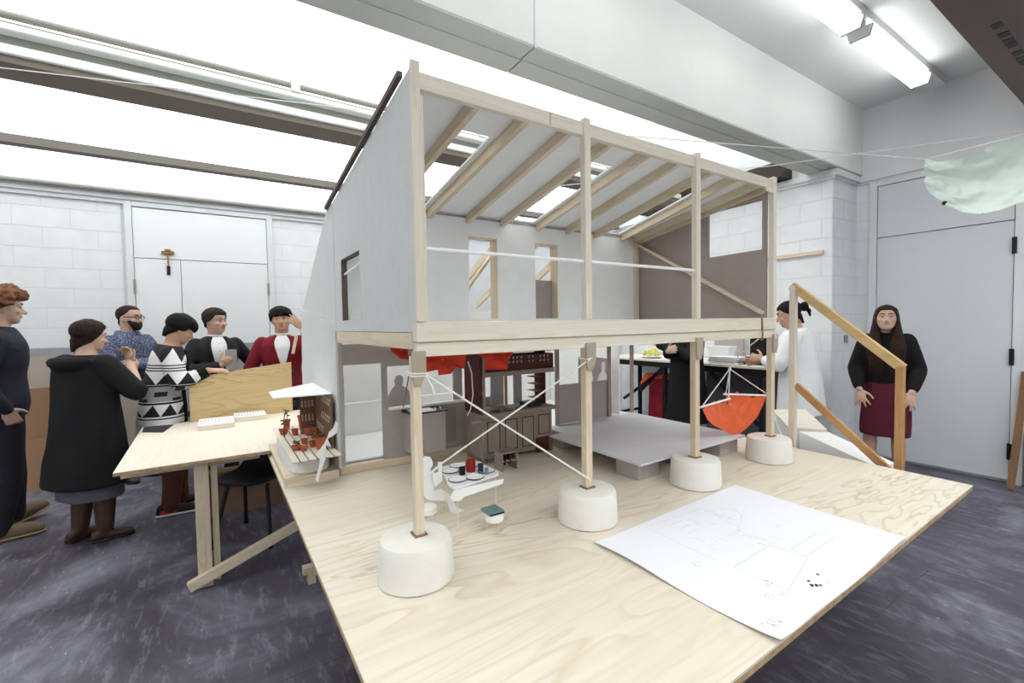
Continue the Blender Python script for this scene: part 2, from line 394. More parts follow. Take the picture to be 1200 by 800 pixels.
# ------------------------------------------------------------------ fluorescent lamps on their trunking
def lamp(x, y, label):
    e = empty('fluorescent_lamp', (x, y, ZC), label, 'ceiling light', 'fluorescent lamps under the ceiling')
    part('housing', MB().box(x-.62, x+.62, y-.035, y+.035, ZC-.10, ZC-.055), M_trim, e)
    o = MB(); o.prism([(y-.075, ZC-.10), (y+.075, ZC-.10), (y+.055, ZC-.165), (y-.055, ZC-.165)], 0, x-.60, x+.60); part('diffuser', o, M_tube, e)
    for s in (-1, 1):
        o = MB(); o.prism([(y-.08, ZC-.095), (y+.08, ZC-.095), (y+.06, ZC-.17), (y-.06, ZC-.17)], 0, x+s*.60, x+s*.625); part('end_cap', o, M_trim, e)
structure('trim_15', MB().box(X0, X1-.1, 1.36, 1.48, ZC-.055, ZC), M_trim)
for k, x in enumerate((4.56, 3.18, 1.80, .42, -.96, -2.34)):
    lamp(x, 1.42, ['fluorescent ceiling lamp nearest the grey door', 'fluorescent ceiling lamp second from the grey door, cut by the photo top edge', 'fluorescent lamp third from the grey door, above the house model', 'fluorescent lamp fourth from the grey door, above the board edge', 'fluorescent lamp fifth from the grey door, above the viewer', 'fluorescent lamp farthest from the grey door on the same trunking'][k])
# ------------------------------------------------------------------ materials of the model
def pine(ax): return wood('pale_pine', (200, 180, 150), (228, 214, 192), ax)
def pinew(ax): return wood('whitish_pine', (210, 198, 178), (232, 224, 210), ax)
M_ply = plywood('base_plywood', (196, 164, 128), (235, 226, 210), 0, 0.9, 0.75)
M_plyt = plywood('table_plywood', (212, 192, 166), (234, 226, 213), 1, 0.9, 0.35)
M_plyy = plywood('yellow_plywood', (170, 132, 84), (212, 186, 138), 0, 1.5, 0.8)
M_edge = wood('plywood_edge', (150, 112, 84), (206, 178, 140), 2, 4.0)
M_card = plain('light_grey_card', (206, 207, 207), 0.75, 0.025, 22.0, 0.2, 260.0)
M_cardw = plain('off_white_card', (240, 240, 240), 0.75, 0.02, 14.0, 0.2, 200.0)
M_white = plain('white_card', (242, 242, 242), 0.7, 0.01, 8.0, 0.2)
M_grey = plain('grey_board', (178, 170, 168), 0.8, 0.03, 20.0, 0.2, 260.0)
M_greyd = plain('dark_grey_board', (164, 151, 146), 0.8, 0.03, 20.0, 0.2, 260.0)
M_deck = plain('deck_grey_board', (214, 211, 215), 0.75, 0.02, 12.0, 0.2, 260.0)
M_conc = plain('white_plaster', (232, 228, 222), 0.85, 0.035, 14.0, 0.15, 90.0)
M_walnut = plain('walnut_board', (120, 88, 72), 0.7, 0.08, 20.0, 0.25)
M_maroon = plain('dark_maroon_board', (88, 48, 44), 0.7, 0.06, 20.0, 0.25)
M_cord = plain('white_cord', (236, 234, 230), 0.8, 0.02)
M_twine = plain('brown_twine', (140, 108, 84), 0.8, 0.05)
M_orange = plain('orange_cloth', (226, 96, 48), 0.75, 0.08, 18.0, 0.2, 300.0, 0.2)
M_red = plain('red_cloth', (214, 66, 44), 0.7, 0.08, 14.0, 0.25, 260.0)
M_terra = plain('terracotta', (178, 94, 68), 0.75, 0.10, 40.0, 0.2)
M_green = plain('leaf_green', (70, 82, 54), 0.6, 0.15, 40.0)
M_ink = plain('faint_print', (186, 186, 196), 0.8, 0.02)
M_inkd = plain('dark_print', (60, 58, 66), 0.8, 0.02)
M_paper = plain('drawing_paper', (240, 240, 246), 0.6, 0.01, 3.0, 0.3)
M_teal = plain('teal_cushion', (110, 138, 140), 0.8, 0.06, 60.0)
M_navy = plain('navy_paint', (44, 50, 74), 0.5, 0.05)
M_cream = plain('cream_metal', (226, 214, 196), 0.4, 0.02)

# ------------------------------------------------------------------ plywood base board on its trestle
def rect(xa, xb, ya, yb, d=0.0): return [(xa, ya), (xb+d, ya), (xb, yb), (xa, yb)]
bt = empty('plywood_base_board', (1.4, 1.7, .676), 'large pale plywood base board under the house model', 'board')
part('top_veneer', MB().prism([(.238, .515), (2.80, .56), (2.865, 3.16), (.238, 3.16)], 2, .694, .70), M_ply, bt)
o = MB().prism([(.239, .516), (2.799, .561), (2.864, 3.159), (.239, 3.159)], 2, .6765, .694); part('ply_core', o, M_edge, bt)
def trestle(x, y0, y1, ztop, label):
    e = empty('timber_trestle', (x, (y0+y1)/2, 0), label, 'trestle', 'trestles under the base board')
    part('top_rail', B(x-.045, x+.045, y0, y1, ztop-.07, ztop), pine(1), e)
    for y in (y0+.12, y1-.12):
        for s in (-1, 1): part('leg', MB().bar((x+s*.24, y, 0.0), (x+s*.03, y, ztop-.05), .045, .07, (0, 1, 0)), pine(2), e)
        part('brace', MB().bar((x-.17, y-.025, .25), (x+.17, y-.025, .25), .02, .06), pine(0), e)
trestle(.72, .95, 2.3, .676, 'pine trestle under the left side of the base board')
trestle(2.35, .95, 2.6, .676, 'pine trestle under the right side of the base board')
blk = empty('timber_offcut_stand', (.335, 2.71, 0), 'small pine T stand poking out below the left board edge', 'stand')
part('foot', MB().bar((.41, 2.76, 0), (.41, 2.76, .06), .04, .04), pine(2), blk)
part('top_block', B(.365, .47, 2.735, 2.785, .06, .10), pine(0), blk)

# ------------------------------------------------------------------ the house model
H = empty('house_model', (1.45, 1.9, .70), 'tall timber and grey card house model standing on white plaster footings', 'model')
PX = (.488, 1.168, 1.832, 2.49)
for x, cx in zip(PX, (.48, 1.168, 1.835, 2.475)):
    o = MB(); o.lathe([(.104, 0), (.113, .004), (.111, .05), (.107, .112), (.102, .121), (.094, .124), (.03, .124)], (cx, 1.283, .70), 40)
    f = part('footing', o, M_conc, H, smooth=35)
# posts of the lower storey, with bracket plates
for k, x in enumerate(PX):
    if k == 0: x0, x1 = .478, .5045
    else: x0, x1 = x-.016, x+.016
    part('post', B(x0, x1, 1.268, 1.298, .822, 1.36), pine(2), H, bevel=.002)
    o = MB().prism([(x0-.003, 1.375), (x1+.012, 1.375), (x1+.012, 1.31), (x1-.004, 1.275), (x0+.003, 1.275), (x0-.003, 1.30)], 1, 1.258, 1.267)
    part('bracket_plate', o, plain('tan_grey_plate', (172, 160, 142), .7, .04), H)
    part('pad_cap', B(x0-.006, x1+.006, 1.262, 1.304, .8235, .829), M_twine, H)
# floor: double edge beams, joists, deck board
part('edge_beam', B(.488, 2.50, 1.258, 1.288, 1.401, 1.461), pinew(0), H, bevel=.002)
part('lower_edge_beam', B(.492, 2.498, 1.268, 1.298, 1.357, 1.40), pinew(0), H, bevel=.002)
part('side_beam', B(.490, .515, 1.299, 2.33, 1.378, 1.428), pine(1), H, bevel=.002)
part('side_beam', B(2.475, 2.50, 1.299, 2.30, 1.378, 1.428), pine(1), H, bevel=.002)
part('rear_edge_beam', B(.516, 2.474, 2.27, 2.30, 1.378, 1.44), pine(0), H, bevel=.002)
for k in range(9):
    x = .72 + k*.21; part('joist', B(x-.011, x+.011, 1.30, 2.269, 1.39, 1.438), pine(1), H)
part('floor_board', B(.516, 2.53, 1.289, 2.25, 1.44, 1.458), M_cardw, H)
part('ceiling_board', B(.516, 2.474, 1.30, 2.269, 1.384, 1.389), M_greyd, H)
# gable wall (left) with its square opening, outer card and timber edge
def rz(y): return 2.186 - (y - 1.28)*.138
GX0, GX1 = .490, .504
o = MB()
o.prism([(1.262, 1.43), (1.858, 1.43), (1.858, rz(1.858)), (1.262, rz(1.262))], 0, GX0, GX1)
o.prism([(2.178, 1.43), (2.305, 1.43), (2.305, rz(2.305)), (2.178, rz(2.178))], 0, GX0, GX1)
o.prism([(1.858, 1.43), (2.178, 1.43), (2.178, 1.478), (1.858, 1.478)], 0, GX0, GX1)
o.prism([(1.858, 1.755), (2.178, 1.755), (2.178, rz(2.178)), (1.858, rz(1.858))], 0, GX0, GX1)
gw = part('gable_wall', o, M_card, H)
part('opening_lining', MB().box(GX0+.002, GX1+.012, 2.172, 2.178, 1.478, 1.755).box(GX0+.002, GX1+.012, 1.858, 2.172, 1.749, 1.755), plain('dark_edge', (92, 80, 72), .7, .05), gw)
part('opening_bar', MB().bar((.506, 1.855, 1.715), (.506, 2.175, 1.69), .006, .008), M_white, gw)
part('edge_strip', B(.488, .5145, 1.252, 1.2615, 1.462, 2.205), pinew(2), gw)
part('inner_lining', MB().prism([(1.30, 1.459), (1.858, 1.459), (1.858, rz(1.858)-.03), (1.30, rz(1.30)-.03)], 0, .5045, .508), M_cardw, gw)
part('roof_edge_batten', MB().bar((.484, 1.33, rz(1.33)+.018), (.484, 2.43, rz(2.43)+.018), .016, .018), plain('dark_edge', (92, 80, 72), .7, .05), H)
# front frame of the upper storey
for k, x in enumerate(PX[1:]):
    part('upper_post', B(x-.015, x+.015, 1.262, 1.29, 1.462, 2.20), pinew(2), H, bevel=.002)
part('inner_post', B(.5155, .53, 1.268, 1.295, 1.462, 2.12), pinew(2), H)
tb_ = part('top_beam', B(.516, 2.474, 1.272, 1.296, 2.138, 2.188), pinew(0), H, bevel=.002)
part('scarf_joint', B(1.0, 1.004, 1.2712, 1.2722, 2.139, 2.187), M_edge, tb_)
part('rail', MB().tube([(.53, 1.279, 1.678), (1.153, 1.279, 1.679)], .006, 8), M_white, H, smooth=40)
part('rail', MB().tube([(1.183, 1.279, 1.679), (1.817, 1.279, 1.68)], .006, 8), M_white, H, smooth=40)
# roof sheets with three skylight gaps, and rafters under them
FX = (.725, .921, 1.115, 1.323, 1.546, 1.748, 1.989, 2.194, 2.40)
BX = (.74, .955, 1.187, 1.408, 1.659, 1.894, 2.137, 2.386, 2.50)
def lerp(a, c, t): return a + (c-a)*t
def strip(xf0, xf1, xb0, xb1, y0, y1, name='roof_sheet', mat=None):
    t0, t1 = (y0-1.28)/.97, (y1-1.28)/.97
    P = [(lerp(xf0, xb0, t0), y0), (lerp(xf1, xb1, t0), y0), (lerp(xf1, xb1, t1), y1), (lerp(xf0, xb0, t1), y1)]
    lo = [(x, y, rz(y)+.001) for x, y in P]; hi = [(x, y, rz(y)+.009) for x, y in P]
    return part(name, MB().add(lo+hi, [(0,3,2,1),(4,5,6,7),(0,1,5,4),(1,2,6,5),(2,3,7,6),(3,0,4,7)]), mat or M_cardw, H)
YA, YB = 1.30, 2.42
cells = [(.4, .505)] if 0 else []
edges_f = [.496] + list(FX) + [2.49]; edges_b = [.496] + list(BX) + [2.56]
for k in range(len(edges_f)-1):
    a, c, d, e = edges_f[k]+.001, edges_f[k+1]-.001, edges_b[k]+.001, edges_b[k+1]-.001
    if k in (1, 4, 7):
        strip(a, c, d, e, YA, 1.50); strip(a, c, d, e, 2.24, YB)
        strip(c-.035, c, e-.035, e, 1.501, 2.239)
    else: strip(a, c, d, e, YA, YB)
for k, (xf, xb) in enumerate(zip(FX, BX)):
    p = V((xf, 1.297, rz(1.297)-.021)); q = V((xb, 2.248, rz(2.248)-.021))
    part('rafter', MB().bar(p, q, .022, .042), pine(1), H)
    part('rafter_tail', MB().bar((xb, 2.275, rz(2.275)-.018), (xb + .02, 2.42, rz(2.42)-.018), .018, .03), pine(1), H)
# rear wall of the upper storey with two tall openings
YW0, YW1 = 2.25, 2.268
def wallpiece(o, xa, xb, za, zb): o.box(xa, xb, YW0, YW1, za, zb)
zt = rz(2.25) - .003
o = MB(); wallpiece(o, .516, 1.189, 1.458, zt); wallpiece(o, 1.371, 1.643, 1.458, zt); wallpiece(o, 1.816, 2.545, 1.458, zt)
for a, c in ((1.189, 1.371), (1.643, 1.816)): wallpiece(o, a, c, 1.94, zt); wallpiece(o, a, c, 1.458, 1.482)
rw = part('rear_wall', o, M_cardw, H)
for a, c in ((1.189, 1.371), (1.643, 1.816)):
    part('opening_lining', MB().box(c-.006, c, YW0-.002, YW1+.05, 1.483, 1.94).box(a, c-.006, YW0+.002, YW1+.03, 1.934, 1.94), pine(2), rw)
part('infill_panel', B(1.645, 1.809, 2.30, 2.308, 1.483, 1.722), M_greyd, rw)
part('top_gap_strip', B(.516, 2.545, 2.246, 2.2495, zt-.012, zt-.004), M_greyd, rw)
# right wall: dark grey board with a big window opening and diagonal brace
def rwall(poly, name='end_wall', mat=None, th=.012, off=0.0):
    lo = [(2.474 + (y-1.29)*.085 + off, y, z) for y, z in poly]; n = len(poly)
    hi = [(x+th, y, z) for x, y, z in lo]
    return lo + hi, [tuple(range(n)), tuple(range(2*n-1, n-1, -1))] + [(i, i+n, (i+1) % n + n, (i+1) % n) for i in range(n)]
o = MB()
for poly in ([(1.30, 1.459), (2.248, 1.459), (2.248, 1.83), (1.30, 1.83)], [(1.30, 1.83), (1.325, 1.83), (1.325, rz(1.325)-.004), (1.30, rz(1.30)-.004)],
             [(1.66, 1.83), (2.248, 1.83), (2.248, rz(2.248)-.004), (1.66, rz(1.66)-.004)], [(1.325, 2.092), (1.66, 2.092), (1.66, rz(1.66)-.004), (1.325, rz(1.325)-.004)]):
    o.add(*rwall(poly))
part('end_wall', o, M_greyd, H)
part('diagonal_brace', MB().bar((2.458, 1.31, 1.488), (2.528, 2.22, 1.995), .016, .034, (1, 0, 0)), pine(1), H)
part('corner_post', B(2.505, 2.53, 2.222, 2.248, 1.459, rz(2.24)-.045), pine(2), H)
part('corner_gusset', MB().prism([(2.43, 2.035), (2.50, 2.035), (2.50, 1.98)], 1, 2.23, 2.245), pine(0), H)
part('top_end_rafter', MB().bar((2.465, 1.30, rz(1.3)-.03), (2.54, 2.245, rz(2.245)-.03), .02, .05), pine(1), H)
part('wall_plate', B(2.40, 2.47, 1.262, 1.271, 2.115, 2.137), pinew(0), H)
# rear lean-to: tall left slab in two pieces, white lining, sloping timbers
o = MB(); o.prism([(2.312, 1.482), (2.312, rz(2.312)), (2.42, 2.055), (3.30, 1.57)], 0, .490, .500); part('lean_to_upper_slab', o, M_card, H)
o = MB(); o.prism([(2.335, .752), (2.98, .752), (2.98, .742), (3.44, .742), (3.36, 1.569), (3.30, 1.562), (2.312, 1.474), (2.312, 1.372), (2.335, 1.372)], 0, .490, .500)
ls = part('lean_to_lower_slab', o, M_card, H)
part('slab_edge', B(.5005, .522, 2.337, 2.36, .753, 1.37), M_grey, ls)
for x in (.62, 1.22, 1.52, 1.80, 2.1, 2.45):
    part('lean_to_rafter', MB().bar((x, 2.30, 2.05), (x, 3.30, 1.60), .022, .045), pine(1), H)
for x in (1.29, 1.86):
    part('slant_strut', MB().bar((x-.16, 2.42, 1.50), (x+.30, 2.50, 2.02), .016, .034, (0, 1, 0)), pine(2), H)
part('lean_to_back_wall', B(.512, 2.56, 3.30, 3.31, .742, 1.56), M_white, H)
part('lean_to_side_wall', MB().prism([(2.45, .742), (3.298, .742), (3.298, 1.56), (2.45, 1.56)], 0, 2.562, 2.572), M_white, H)
part('lean_to_floor', B(.512, 2.56, 2.43, 3.298, .742, .752), M_white, H)
part('lean_to_partition', B(.512, 1.42, 3.05, 3.06, .7525, 1.40), M_white, H)
part('lean_to_step', B(.513, 1.42, 3.00, 3.0495, .753, .955), M_white, H)
# lower rear wall on its plate
YL0, YL1 = 2.385, 2.40
part('wall_plate', B(.503, 1.36, 2.375, 2.415, .70, .742), pine(0), H, bevel=.002)
part('wall_plate', B(1.75, 2.50, 2.375, 2.415, .70, .742), pine(0), H, bevel=.002)
o = MB(); o.box(.523, .53, YL0, YL1, .743, 1.36); o.box(.728, .757, YL0, YL1, .743, 1.36); o.box(.53, .728, YL0, YL1, 1.255, 1.36)
o.box(.757, 1.42, YL0, YL1, .743, 1.011); o.box(.757, 1.42, YL0, YL1, 1.235, 1.36); o.box(1.145, 1.20, YL0, YL1, 1.012, 1.2349)
lw = part('lower_rear_wall', o, M_grey, H)
part('window_sill', B(.757, 1.2, 2.350, 2.384, 1.005, 1.017), M_white, lw)
part('window_mullion', B(.93, .942, 2.388, 2.398, 1.017, 1.23), M_grey, lw)
part('door_reveal', B(.523, .531, YL0-.015, YL0-.001, 1.0, 1.20), M_greyd, lw)
# half-height wall, posts and head on the deck side
YH = 2.262
hw = part('half_wall', B(1.80, 2.27, YH, YH+.012, .803, 1.055), M_grey, H)
for x in (1.805, 2.262, 2.487): part('timber_stud', B(x-.014, x+.014, YH-.014, YH-.001, .803, 1.36), plain('weathered_stud', (168, 150, 138), .7, .06), H)
part('stud_head', B(1.42, 2.50, YH-.012, YH+.02, 1.29, 1.375), M_greyd, H)
# bracing cords across the first bay
part('bracing_cord', MB().tube([(.505, 1.262, 1.312), (1.16, 1.262, .862), (1.165, 1.27, .84)], .0032, 6), M_cord, H)
part('bracing_cord', MB().tube([(1.165, 1.256, 1.316), (.66, 1.50, .95), (.60, 1.56, .875)], .0032, 6), M_cord, H)
o = MB()
for z in (1.303, 1.311): o.tube([(.471, 1.26, z), (.52, 1.26, z-.002), (.52, 1.302, z), (.471, 1.302, z+.002), (.471, 1.26, z)], .003, 6)
o.tube([(.515, 1.258, 1.30), (.53, 1.25, 1.27), (.535, 1.248, 1.245)], .003, 6); part('cord_knot', o, M_cord, H)
o = MB().tube([(1.15, 1.26, 1.315), (1.187, 1.26, 1.32), (1.187, 1.302, 1.318), (1.15, 1.302, 1.316), (1.15, 1.26, 1.315)], .003, 6); part('cord_knot', o, M_cord, H)
part('twine_hanger', MB().tube([(.70, 1.8, 1.38), (.675, 1.83, 1.26), (.672, 1.84, 1.22), (.67, 1.9, 1.10)], .003, 6), M_twine, H)
part('cord_loop', MB().tube([(1.03, 1.98, 1.27), (1.06, 2.0, 1.21), (1.065, 2.0, 1.10), (1.05, 2.0, 1.03), (1.03, 2.0, 1.0)], .003, 6), M_cord, H)
part('hook', MB().tube([(2.35, 1.255, 1.46), (2.352, 1.253, 1.38), (2.352, 1.253, 1.352), (2.343, 1.253, 1.347), (2.336, 1.253, 1.356)], .004, 6), M_twine, H)
o = MB().tube([(2.488, 1.258, 1.45), (2.488, 1.256, 1.35)], .003, 6); part('tie_cord', o, M_cord, H)
part('stay_cord', MB().tube([(2.505, 1.30, 1.02), (2.60, 1.30, .86), (2.66, 1.26, .703)], .0032, 6), M_cord, H)

# ------------------------------------------------------------------ grey deck on box supports
D = empty('model_deck', (2.05, 1.8, .70), 'low grey card deck on box supports under the right bays', 'deck')
part('deck_top', MB().prism([(1.60, 1.40), (2.49, 1.42), (2.49, 2.26), (1.70, 2.26), (1.70, 2.08), (1.60, 2.08)], 2, .792, .802), M_deck, D)
for a in ((1.65, 1.80, 1.46, 1.60), (2.31, 2.48, 1.46, 1.60), (1.72, 1.86, 2.10, 2.24), (2.31, 2.48, 2.10, 2.24)):
    part('support_box', B(a[0], a[1], a[2], a[3], .7005, .7915), M_grey, D, bevel=.001)
for a in (1.98, 2.14): part('support_fin', B(a, a+.012, 1.50, 2.2, .7005, .7915), M_grey, D)
pn = empty('cutout_card', (2.4, 2.52, .752), 'grey card panel with a pale figure cut out, behind the half wall', 'panel')
o = MB(); o.box(2.22, 2.345, 2.52, 2.526, .90, 1.20); o.box(2.53, 2.55, 2.52, 2.526, .90, 1.17); part('panel', o, M_grey, pn)
o = MB(); o.prism([(2.345, 1.20), (2.53, 1.17), (2.53, .95), (2.53, .90), (2.345, .90)], 1, 2.522, 2.526); part('panel', o, M_grey, pn)
o = MB(); o.prism([(2.395, .93), (2.40, 1.0), (2.425, 1.06), (2.452, 1.08), (2.447, 1.11), (2.452, 1.145), (2.47, 1.155), (2.485, 1.14), (2.483, 1.10), (2.478, 1.08), (2.50, 1.05), (2.507, .98), (2.507, .93)], 1, 2.517, 2.5215)
part('figure', o, M_white, pn)
o = MB(); o.prism([(2.33, .92), (2.335, 1.05), (2.35, 1.08), (2.365, 1.0), (2.375, .92)], 1, 2.517, 2.5215); part('figure', o, M_white, pn)
part('foot', B(2.22, 2.55, 2.52, 2.55, .753, .90), M_white, pn)
# ------------------------------------------------------------------ kitchen unit under the house model
K = empty('model_kitchen_unit', (1.42, 2.2, .70), 'brown card model kitchen dresser with four panelled doors and hob', 'kitchen unit')
kx0, kx1, ky0, ky1 = 1.178, 1.655, 2.112, 2.300
M_kb = plain('brown_grey_board', (152, 139, 131), .75, .05, 20.0, .25)
part('carcass', MB().box(kx0, kx1-.005, ky0+.004, ky1, .735, .945).box(kx0, kx1, ky0+.008, ky1, .722, .735), M_kb, K)
for k in range(4):
    xa = kx0 + .020 + k*.114; xb = xa + .098
    zb = .745 if k < 3 else .80
    d = part('door', B(xa, xb, ky0-.001, ky0+.0035, zb, .932), M_kb, K)
    o = MB()
    for q in ((xa+.008, xa+.013, zb+.008, .924), (xb-.013, xb-.008, zb+.008, .924), (xa+.013, xb-.013, zb+.008, zb+.013), (xa+.013, xb-.013, .919, .924)): o.box(q[0], q[1], ky0-.003, ky0-.0012, q[2], q[3])
    part('door_bead', o, M_maroon, d)
part('toe_recess', B(kx1-.125, kx1-.03, ky0+.001, ky0+.004, .702, .79), M_maroon, K)
for x, y in ((kx0+.008, ky0+.01), (kx1-.014, ky0+.006), (kx0+.008, ky1-.012), (kx1-.014, ky1-.012)): part('leg', B(x-.007, x+.011, y-.005, y+.008, .7, .724 if x < 1.4 else .80), M_kb, K)
part('worktop', B(kx0-.004, kx1+.022, ky0-.012, ky1, .946, .966), M_kb, K, bevel=.002)
for k, x in enumerate((1.29, 1.375, 1.46)):
    part('hob_ring', MB().lathe([(.001, 0), (.03, 0), (.03, .003), (.001, .003)], (x, 2.16, .9665), 20), M_black, K, smooth=40)
part('dark_tray', B(1.51, 1.60, 2.15, 2.25, .967, .99), M_black, K, bevel=.004)
part('side_panel', B(kx0-.006, kx0+.008, ky0+.01, ky1, .967, 1.292), M_maroon, K)
part('side_panel', B(kx1+.005, kx1+.017, 2.2, ky1, .967, 1.292), M_maroon, K)
part('post', B(kx0+.010, kx0+.022, ky0, ky0+.012, .967, 1.29), M_kb, K)
part('lintel', B(kx0+.023, kx1+.018, ky0+.002, ky0+.012, 1.165, 1.19), M_kb, K)
part('upper_box', B(kx0+.023, kx1+.018, ky0+.013, ky1, 1.178, 1.275), M_maroon, K)
part('top_board', B(kx0-.008, kx1+.026, ky0-.006, ky1, 1.293, 1.301), M_kb, K)
o = MB()
for r in range(2):
    for c in range(16):
        if c in (9, 12): continue
        x = kx0+.045 + c*.027; z = 1.232 + r*.024
        o.box(x, x+.008, ky0+.0105, ky0+.0128, z, z+.012).box(x+.008, x+.012, ky0+.0105, ky0+.0128, z+.008, z+.012)
part('cutout_pattern', o, M_grey, K, kind='stuff')
part('back_panel', B(1.34, 1.43, 2.294, 2.299, .968, 1.177), M_grey, K)
part('back_post', B(1.437, 1.452, 2.288, 2.298, .968, 1.177), plain('ochre_strip', (176, 140, 90), .7, .05), K)
part('back_panel', B(1.50, 1.56, 2.294, 2.299, .968, 1.177), M_grey, K)
o = MB()
for k in range(9): o.ball((1.265 + .006*(k % 3), 2.285, .99 + k*.02), (.010, .006, .014), 6, 5)
part('dried_garland', o, M_green, K)
for k in range(4): part('shelf_rack', B(1.60, 1.655, 2.21, 2.29, 1.0+k*.042, 1.004+k*.042), M_walnut, K)
part('serving_bar', B(1.09, 1.20, 2.07, 2.085, .935, .947), M_kb, K)
C_ = empty('model_wall_counter', (.95, 2.33, .78), 'small grey card sink counter hung below the sill', 'counter')
part('box', B(.838, 1.03, 2.255, 2.384, .775, .985), M_grey, C_)
part('worktop', B(.83, 1.04, 2.245, 2.384, .986, .993), M_black, C_)
part('sink_lid', B(.85, .975, 2.250, 2.36, .9935, .998), M_white, C_)
part('apron', B(1.0305, 1.15, 2.37, 2.384, .78, .975), M_greyd, C_)
for x in (.985, 1.015): part('tap', MB().bar((x, 2.28, .996), (x+.015, 2.33, .996), .006, .005), M_white, C_)
# grey sitter silhouette beyond the window
sl = MB().prism([(.80, 1.0), (.80, 1.05), (.825, 1.095), (.845, 1.11), (.84, 1.14), (.85, 1.165), (.87, 1.172), (.89, 1.16), (.892, 1.13), (.885, 1.11), (.915, 1.09), (.94, 1.04), (.945, 1.0), (.945, .93), (.80, .93)], 1, 2.52, 2.526)
single('silhouette_figure', sl.box(.80, .945, 2.50, 2.55, .7525, .76).box(.84, .9, 2.52, 2.526, .76, .93), plain('pale_grey_card', (184, 178, 178), .8, .02), 'flat grey card silhouette of a sitter behind the lower left window', 'figure', base=(.87, 2.52, .7525))

st = empty('model_step_stool', (1.24, 1.975, .70), 'tiny brown card step stool in front of the kitchen doors', 'stool')
part('seat', B(1.19, 1.292, 1.94, 2.02, .79, .797), M_kb, st)
for x in (1.194, 1.283): part('side', B(x, x+.007, 1.942, 2.018, .70, .7895), M_kb, st)
for x in (1.215, 1.245): part('slat', B(x, x+.006, 1.945, 2.01, .73, .7895), M_maroon, st)
part('shelf', B(1.2015, 1.2825, 1.95, 2.015, .745, .75), M_grey, st)

# ------------------------------------------------------------------ red cloth canopies hung under the house floor
def cloth(name, poly, y, mat, label, group, amp=.012):
    o = MB(); xs = [p[0] for p in poly]; n = len(poly)
    cx = sum(xs)/n; cz = sum(p[1] for p in poly)/n
    def yy(x, z): return y + amp*math.sin(x*46+z*11) + amp*.8*math.sin(z*60+x*20)
    rs = []
    for t in (1.0, .66, .33, .05):
        rs.append([(cx+(p[0]-cx)*t, yy(cx+(p[0]-cx)*t, cz+(p[1]-cz)*t), cz+(p[1]-cz)*t) for p in poly])
    back = [[(p[0], p[1]+.004, p[2]) for p in r] for r in rs][::-1]
    o.rings(back + rs, cap=False)
    return single(name, o, mat, label, 'cloth', group, base=(cx, y, min(p[1] for p in poly)))
cloth('red_cloth', [(.755, 1.375), (.86, 1.378), (.975, 1.376), (.98, 1.33), (.973, 1.244), (.92, 1.256), (.893, 1.228), (.847, 1.222), (.839, 1.249), (.781, 1.242), (.754, 1.274), (.745, 1.33)], 1.9, M_red, 'red cloth with a ragged lower edge hanging behind the front left post', None)
cloth('red_cloth', [(1.0, 1.376), (1.1, 1.378), (1.24, 1.375), (1.25, 1.30), (1.225, 1.279), (1.209, 1.226), (1.15, 1.23), (1.092, 1.232), (1.08, 1.287), (1.04, 1.30)], 1.9, M_red, 'red cloth square hanging in front of the model kitchen', None)
cloth('red_cloth', [(.70, 1.378), (.79, 1.378), (.795, 1.33), (.79, 1.285), (.745, 1.29), (.705, 1.33)], 2.15, M_red, 'small red cloth hanging at the left, beside a navy patch', None)
cloth('red_cloth', [(1.20, 1.90), (1.245, 1.90), (1.238, 1.80), (1.20, 1.70), (1.17, 1.80)], 2.50, M_red, 'red cloth scrap hanging behind the left tall upper opening', None)
cloth('navy_cloth', [(.80, 1.30), (.86, 1.30), (.86, 1.252), (.80, 1.255)], 2.16, M_navy, 'small navy cloth patch hanging above the lower left window', None, .003)

# ------------------------------------------------------------------ white card table setting with sitter
T = empty('model_dining_table', (.79, 1.58, .70), 'small white card dining table laid with plates under the model', 'table')
top = [(.736, 1.706), (.905, 1.705), (.915, 1.52), (.896, 1.487), (.72, 1.452), (.69, 1.455), (.69, 1.50), (.723, 1.60)]
part('tabletop', MB().prism(top, 2, .866, .872), M_white, T)
o = MB(); o.prism([(.69, .8655), (.896, .8655), (.89, .848), (.784, .838), (.728, .834), (.71, .822), (.68, .829), (.672, .845)], 1, 1.447, 1.4515); part('cloth_front', o, M_white, T)
for x, y in ((.715, 1.48), (.89, 1.50), (.75, 1.68), (.89, 1.68)): part('leg', MB().tube([(x, y, .70), (x, y, .8655)], .003, 6), M_cream, T)
def plate(x, y, lab, r=.033):
    o = MB().lathe([(.001, 0), (r*.6, 0), (r, .005), (r*.98, .0065), (r*.6, .0025), (.001, .0025)], (x, y, .8725), 20)
    e = empty('model_plate', (x, y, .8725), lab, 'plate', 'white plates on the model table')
    part('dish', o, M_white, e, smooth=40)
    part('rim', MB().lathe([(r*1.005, .0035), (r*1.04, .004), (r*1.04, .006), (r*1.005, .0066)], (x, y, .8725), 20, loop=True), M_inkd, e, smooth=40)
for x, y, lab in ((.735, 1.515, 'tiny white plate at the near left corner of the model table'), (.80, 1.50, 'tiny white plate at the near middle of the model table'),
                  (.755, 1.62, 'tiny white plate at the far left of the model table'), (.872, 1.54, 'tiny white plate at the near right of the model table'),
                  (.875, 1.64, 'tiny white plate at the far right of the model table'), (.81, 1.665, 'tiny white plate behind the red pot on the model table')): plate(x, y, lab)
single('model_pot', MB().lathe([(.001, 0), (.018, 0), (.020, .03), (.019, .045), (.014, .048), (.012, .042), (.001, .042)], (.825, 1.58, .8725), 18), plain('crimson_paint', (150, 34, 34), .4, .05), 'tiny red pot in the middle of the model table', 'pot', smooth=40)
